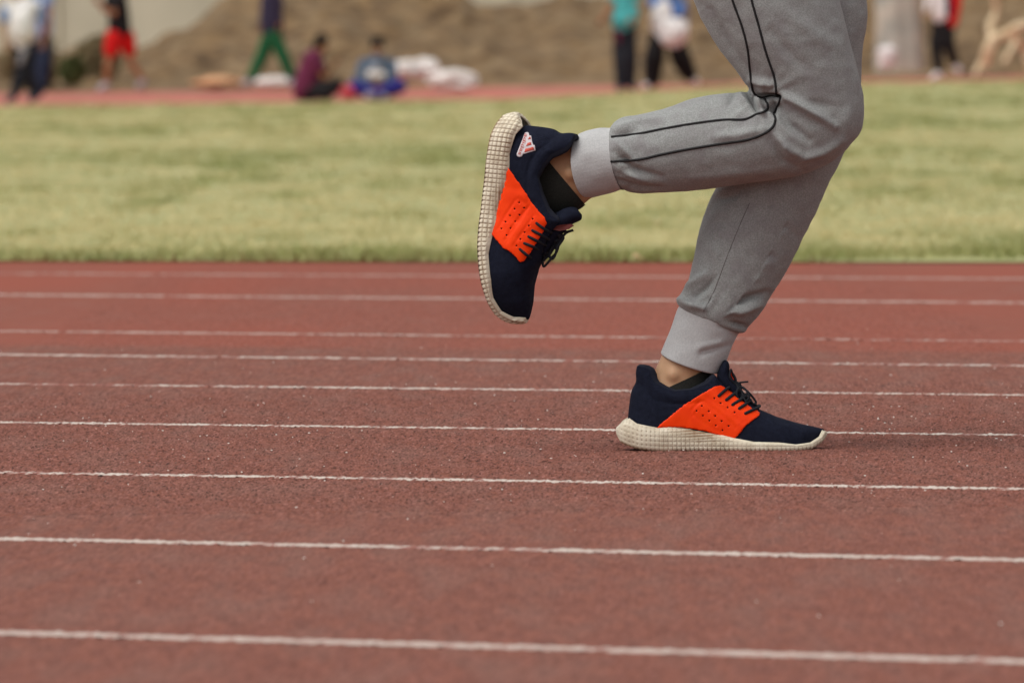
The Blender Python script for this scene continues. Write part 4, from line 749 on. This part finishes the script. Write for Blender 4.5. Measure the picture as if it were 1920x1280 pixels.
human('man in a black t-shirt and red shorts striding with bare legs', 228, 170, 126,
      dict(head=(206, -48, .05), neck=(214, -26, 0), shL=(232, -12, .16), shR=(208, -8, -.14), elL=(214, 28, .22), elR=(196, 22, -.2), haL=(190, 10, .25), haR=(180, -2, -.1), hip=(224, 56, 0), hpL=(215, 70, .08), hpR=(236, 70, -.08), knL=(203, 122, .1), knR=(246, 118, -.1), anL=(200, 156, .05), anR=(268, 150, -.1), toL=(188, 168, .08), toR=(260, 164, -.1)),
      dict(top=('black', 'short'), bottom=('red', 'short'), shoes='shoe_grey', hair='short'), (-.9, -.4, 0))
human('person walking in green trousers and a dark purple top', 506, 160, 122,
      dict(head=(506, -62, 0), neck=(508, -38, 0), shL=(512, -26, .17), shR=(506, -26, -.17), elL=(524, 8, .22), elR=(496, 8, -.2), haL=(524, 44, .2), haR=(490, 46, -.2), hip=(510, 52, 0), hpL=(513, 66, .06), hpR=(506, 66, -.06), knL=(531, 106, .08), knR=(490, 108, -.08), anL=(548, 146, .06), anR=(470, 148, -.08), toL=(546, 158, .1), toR=(458, 157, -.1)),
      dict(top=('plum', 'long'), bottom=('green', 'long'), shoes='shoe_grey', hair='short'), (-1, -.1, 0))
human('woman in a maroon top sitting sideways on the ground with dark hair', 590, 184, DP,
      dict(head=(606, 82, 0), neck=(594, 100, 0), shL=(588, 112, -.17), shR=(586, 112, .15), elL=(612, 138, -.15), elR=(606, 142, .2), haL=(628, 120, -.05), haR=(622, 152, .12), hip=(573, 170, 0), hpL=(578, 174, -.09), hpR=(578, 175, .09), knL=(630, 160, -.16), knR=(628, 163, .2), anL=(604, 176, -.05), anR=(600, 178, .22), toL=(620, 179, -.1), toR=(618, 181, .26)),
      dict(top=('maroon', 'short'), bottom=('black', 'long'), shoes='black', hair='bun'), (.9, -.35, -.25), fat=1.3, bulk=1.12)
human('boy in a blue jacket sitting cross-legged with royal blue trousers', 708, 184, DP,
      dict(head=(708, 88, .08), neck=(707, 112, .02), shL=(734, 120, 0), shR=(682, 120, 0), elL=(737, 146, .12), elR=(673, 146, .12), haL=(718, 158, .28), haR=(700, 158, .28), hip=(707, 170, 0), hpL=(720, 172, .04), hpR=(694, 172, .04), knL=(750, 162, .28), knR=(664, 164, .28), anL=(704, 176, .36), anR=(716, 178, .32), toL=(690, 180, .40), toR=(722, 182, .40)),
      dict(top=('denim', 'long'), bottom=('royal', 'long'), shoes='shoe_grey', hair='short'), (.1, -1, -.45), fat=1.2, bulk=1.1, extra=[('shirt_front', 'sack', [(694, 140, .28, .07), (716, 142, .28, .075)]), ('shirt_front', 'grey', [(706, 126, .22, .07), (706, 134, .25, .09)])])
human('woman in a teal top and dark trousers with her back to the field', 1168, 170, 120,
      dict(head=(1176, -62, 0), neck=(1176, -38, 0), shL=(1192, -24, .05), shR=(1158, -24, -.02), elL=(1194, 10, .1), elR=(1146, 14, .1), haL=(1184, 34, .2), haR=(1131, 34, .15), hip=(1170, 46, 0), hpL=(1178, 60, .02), hpR=(1164, 60, -.02), knL=(1178, 112, .06), knR=(1166, 112, 0), anL=(1180, 156, .02), anR=(1166, 158, .02), toL=(1188, 164, .1), toR=(1160, 168, .12)),
      dict(top=('teal', 'short'), bottom=('dark', 'long'), shoes='shoe_dark', hair='long'), (-.5, .8, 0), fat=1.5, extra=[('top_hem', 'teal', [(1186, 20, .1, .11), (1180, 40, .12, .12)]), ('top_hem', 'teal', [(1160, 38, .12, .11), (1182, 42, .1, .10)]), ('red_side_panel', 'maroon', [(1159, 60, .16, .05), (1160, 80, .14, .035)])])
human('person in a blue top and black trousers carrying two white bags', 1252, 166, 121,
      dict(head=(1254, -66, 0), neck=(1254, -42, 0), shL=(1274, -28, 0), shR=(1232, -28, 0), elL=(1284, 4, .1), elR=(1224, 6, .1), haL=(1272, 30, .22), haR=(1236, 20, .22), hip=(1250, 48, 0), hpL=(1262, 60, 0), hpR=(1236, 60, .02), knL=(1276, 108, -.06), knR=(1226, 110, .08), anL=(1294, 142, -.16), anR=(1222, 154, .04), toL=(1306, 154, -.12), toR=(1210, 162, .12)),
      dict(top=('blue', 'long'), bottom=('black', 'long'), shoes='white', hair='short'), (-.5, -.85, 0), fat=1.85, bulk=1.15, extra=[('jacket_flap', 'grey', [(1282, -10, .1, .09), (1284, 40, .1, .08)])])
human('person in a white and red jacket and black trousers walking near the right edge', 1762, 150, 124,
      dict(head=(1764, -92, 0), neck=(1768, -68, 0), shL=(1784, -54, .12), shR=(1756, -54, -.1), elL=(1792, -14, .15), elR=(1744, -16, 0), haL=(1786, 22, .2), haR=(1736, 22, .1), hip=(1770, 30, 0), hpL=(1776, 44, .06), hpR=(1762, 44, -.06), knL=(1778, 84, .08), knR=(1754, 88, 0), anL=(1790, 120, -.05), anR=(1762, 134, .02), toL=(1798, 132, -.02), toR=(1750, 146, .08)),
      dict(top=('white', 'long'), bottom=('black', 'long'), shoes='white', hair='short'), (-.9, -.4, 0), fat=1.15, extra=[('jacket_side', 'red', [(1788, -50, .15, .10), (1792, 0, .2, .10), (1786, 44, .2, .08)]), ('bag_strap', 'navy', [(1774, -30, .3, .03), (1778, 26, .28, .05)])])

# ------------------------------------------------------------------ bags, sacks and other things by the far track
def lump(name, label, cat, px, py, wpx, hpx, d, m, seed, knot=False, group=None, dep=.8, sq=.9, lean=0):
    s_ = d / F; base = W1(px, py, 0, d); a = wpx * s_ / 2; h = hpx * s_; v, f = ico(); bm = bmesh.new(); bmesh.ops.create_icosphere(bm, subdivisions=5, radius=1)
    v = np.array([q.co[:] for q in bm.verts]); f = [tuple(q.index for q in g_.verts) for g_ in bm.faces]; bm.free()
    v = np.sign(v) * np.abs(v) ** sq; n_ = vnoise(v * 1.7 + seed, seed) * .22 + vnoise(v * 3.4 + seed, seed + 1) * .14 + vnoise(v * np.array([9, 3, 9]), seed + 2) * .03
    v = v * (1 + n_)[:, None] * np.array([a, a * dep, h / 2]); v[:, 2] = np.maximum(v[:, 2] + h / 2, 0); v[:, 0] += v[:, 2] * lean
    parts = [(v, f)]
    if knot: parts += chain([((lean * h, 0, h * .95), a * .22), ((lean * h + .01, 0, h * 1.08), a * .10), ((lean * h + .03, 0, h * 1.2), a * .22)])
    o = link_mesh(name, mesh_np(name, *merge(parts)), M[m]); o.location = base; return tag(o, label, cat, group)
G_ = 'white sacks on the far track'
lump('sack', 'white stuffed sack right beside the seated boy, leftmost of the three', 'sack', 752, 150, 72, 36, 122, 'sack', 3, group=G_)
lump('sack', 'white stuffed sack standing tallest in the middle of the three', 'sack', 797, 152, 54, 44, 123, 'sack', 5, False, G_)
lump('sack', 'long low white sack lying at the right of the three', 'sack', 852, 170, 90, 38, 121, 'sack', 8, group=G_)
lump('sand_heap', 'low peach coloured heap of sand at the foot of the bank', 'heap', 405, 168, 104, 26, 127, 'peach', 12, dep=1.6, sq=1.5)
lump('cloth_bundle', 'low pale bundle lying between the feet of the walker in green', 'bundle', 508, 166, 70, 22, 124, 'sack', 15, dep=.7)
lump('bag', 'small red pink bag on the ground between the two seated people', 'bag', 655, 188, 34, 28, 116.2, 'pink', 17)
lump('bag', 'upper of the two white bags held by the person in blue', 'bag', 1238, 62, 38, 56, 120.2, 'white', 19, True, lean=.1)
lump('bag', 'lower and rounder of the two white bags held by the person in blue', 'bag', 1263, 90, 54, 56, 120.1, 'white', 23)
lump('bundle', 'white round bundle at the foot of the grey green sheet', 'bundle', 1664, 128, 34, 42, 127, 'white', 27)
# draped sheet
def tarp():
    base = W1(1684, 134, 0, 128); nx, nz_ = 60, 70; s_ = 128 / F; uu_, zz = np.meshgrid(np.linspace(0, 2 * np.pi, nx, endpoint=False), np.linspace(0, 1, nz_)); wd = 44 * s_ * (1 - .12 * zz); n_ = vnoise(np.stack([np.cos(uu_).ravel() * 3, np.sin(uu_).ravel() * 3, zz.ravel() * 1.4], 1), 81).reshape(uu_.shape)
    fold = 1 + .12 * n_ + .06 * np.sin(uu_ * 7 + zz * 3); x = np.cos(uu_) * wd * fold; y = np.sin(uu_) * wd * .5 * fold; z = zz * 190 * s_
    v = np.stack([x, y, z], -1).reshape(-1, 3); f = [tuple(q) for q in grid_faces(nz_, nx, True)]; f.append(tuple(range((nz_ - 1) * nx, nz_ * nx)))
    o = link_mesh('draped_sheet', mesh_np('draped_sheet', v, f), M['tarp']); o.location = base; tag(o, 'tall grey green sheet draped over something just right of the runner', 'sheet')
tarp()
# dead branches at the right edge
br_ = empty('dead_branch', W1(1872, 150, 0, 127)); tag(br_, 'pale dry tangle of a fallen branch at the right edge of the picture', 'branch')
def bpt(x, y, z=0): return np.array(W([x], [y], 0, 127)[0]) - np.array(br_.location) - np.array([0, z, 0])
for pts_, r_ in (([bpt(1846, 124), bpt(1852, 96, .1), bpt(1862, 74, .1), bpt(1886, 66), bpt(1908, 70), bpt(1922, 96, -.1), bpt(1932, 130)], .085), ([bpt(1862, 78, .1), bpt(1856, 52), bpt(1868, 22, -.1), bpt(1864, -10)], .06), ([bpt(1886, 68), bpt(1904, 52, .1), bpt(1930, 48), bpt(1960, 60, .1)], .07), ([bpt(1850, 110), bpt(1838, 122), bpt(1826, 140, .2)], .05), ([bpt(1905, 72), bpt(1896, 92, .2), bpt(1880, 118, .3)], .05)):
    link_mesh('limb', mesh_np('limb', *tube(pts_, r_ * np.linspace(1.1, .7, len(pts_) * 6) * (1 + .15 * rng.random(len(pts_) * 6)), 12)), M['log'], br_)
# dry leaves on the grass edge
for px, py, s_, lb in ((1196, 484, .014, 'curled dry leaf on the grass edge below the standing runner knee'), (1236, 420, .012, 'dry leaf lying deeper in the grass beside the runner')):
    p0 = ground(px, py, .03); v = []; nn_ = 9
    for i in range(nn_):
        for k2, q in enumerate(np.linspace(-1, 1, 5)):
            t_ = i / (nn_ - 1); wd = math.sin(math.pi * t_) ** .7 * .5; v.append(((t_ - .5) * 2.4 * s_, q * wd * s_ * 2, s_ * (.5 * q * q * wd * 2 + .25 * math.sin(t_ * 5))))
    o = link_mesh('fallen_leaf' if 'leaf' in lb else 'paper_scrap', mesh_np('leaf', v, [tuple(a) for a in grid_faces(nn_, 5)]), M['litter'] if 'leaf' in lb else M['white']); o.location = p0; o.rotation_euler = (.35, .1, .3); tag(o, lb, 'leaf' if 'leaf' in lb else 'litter')
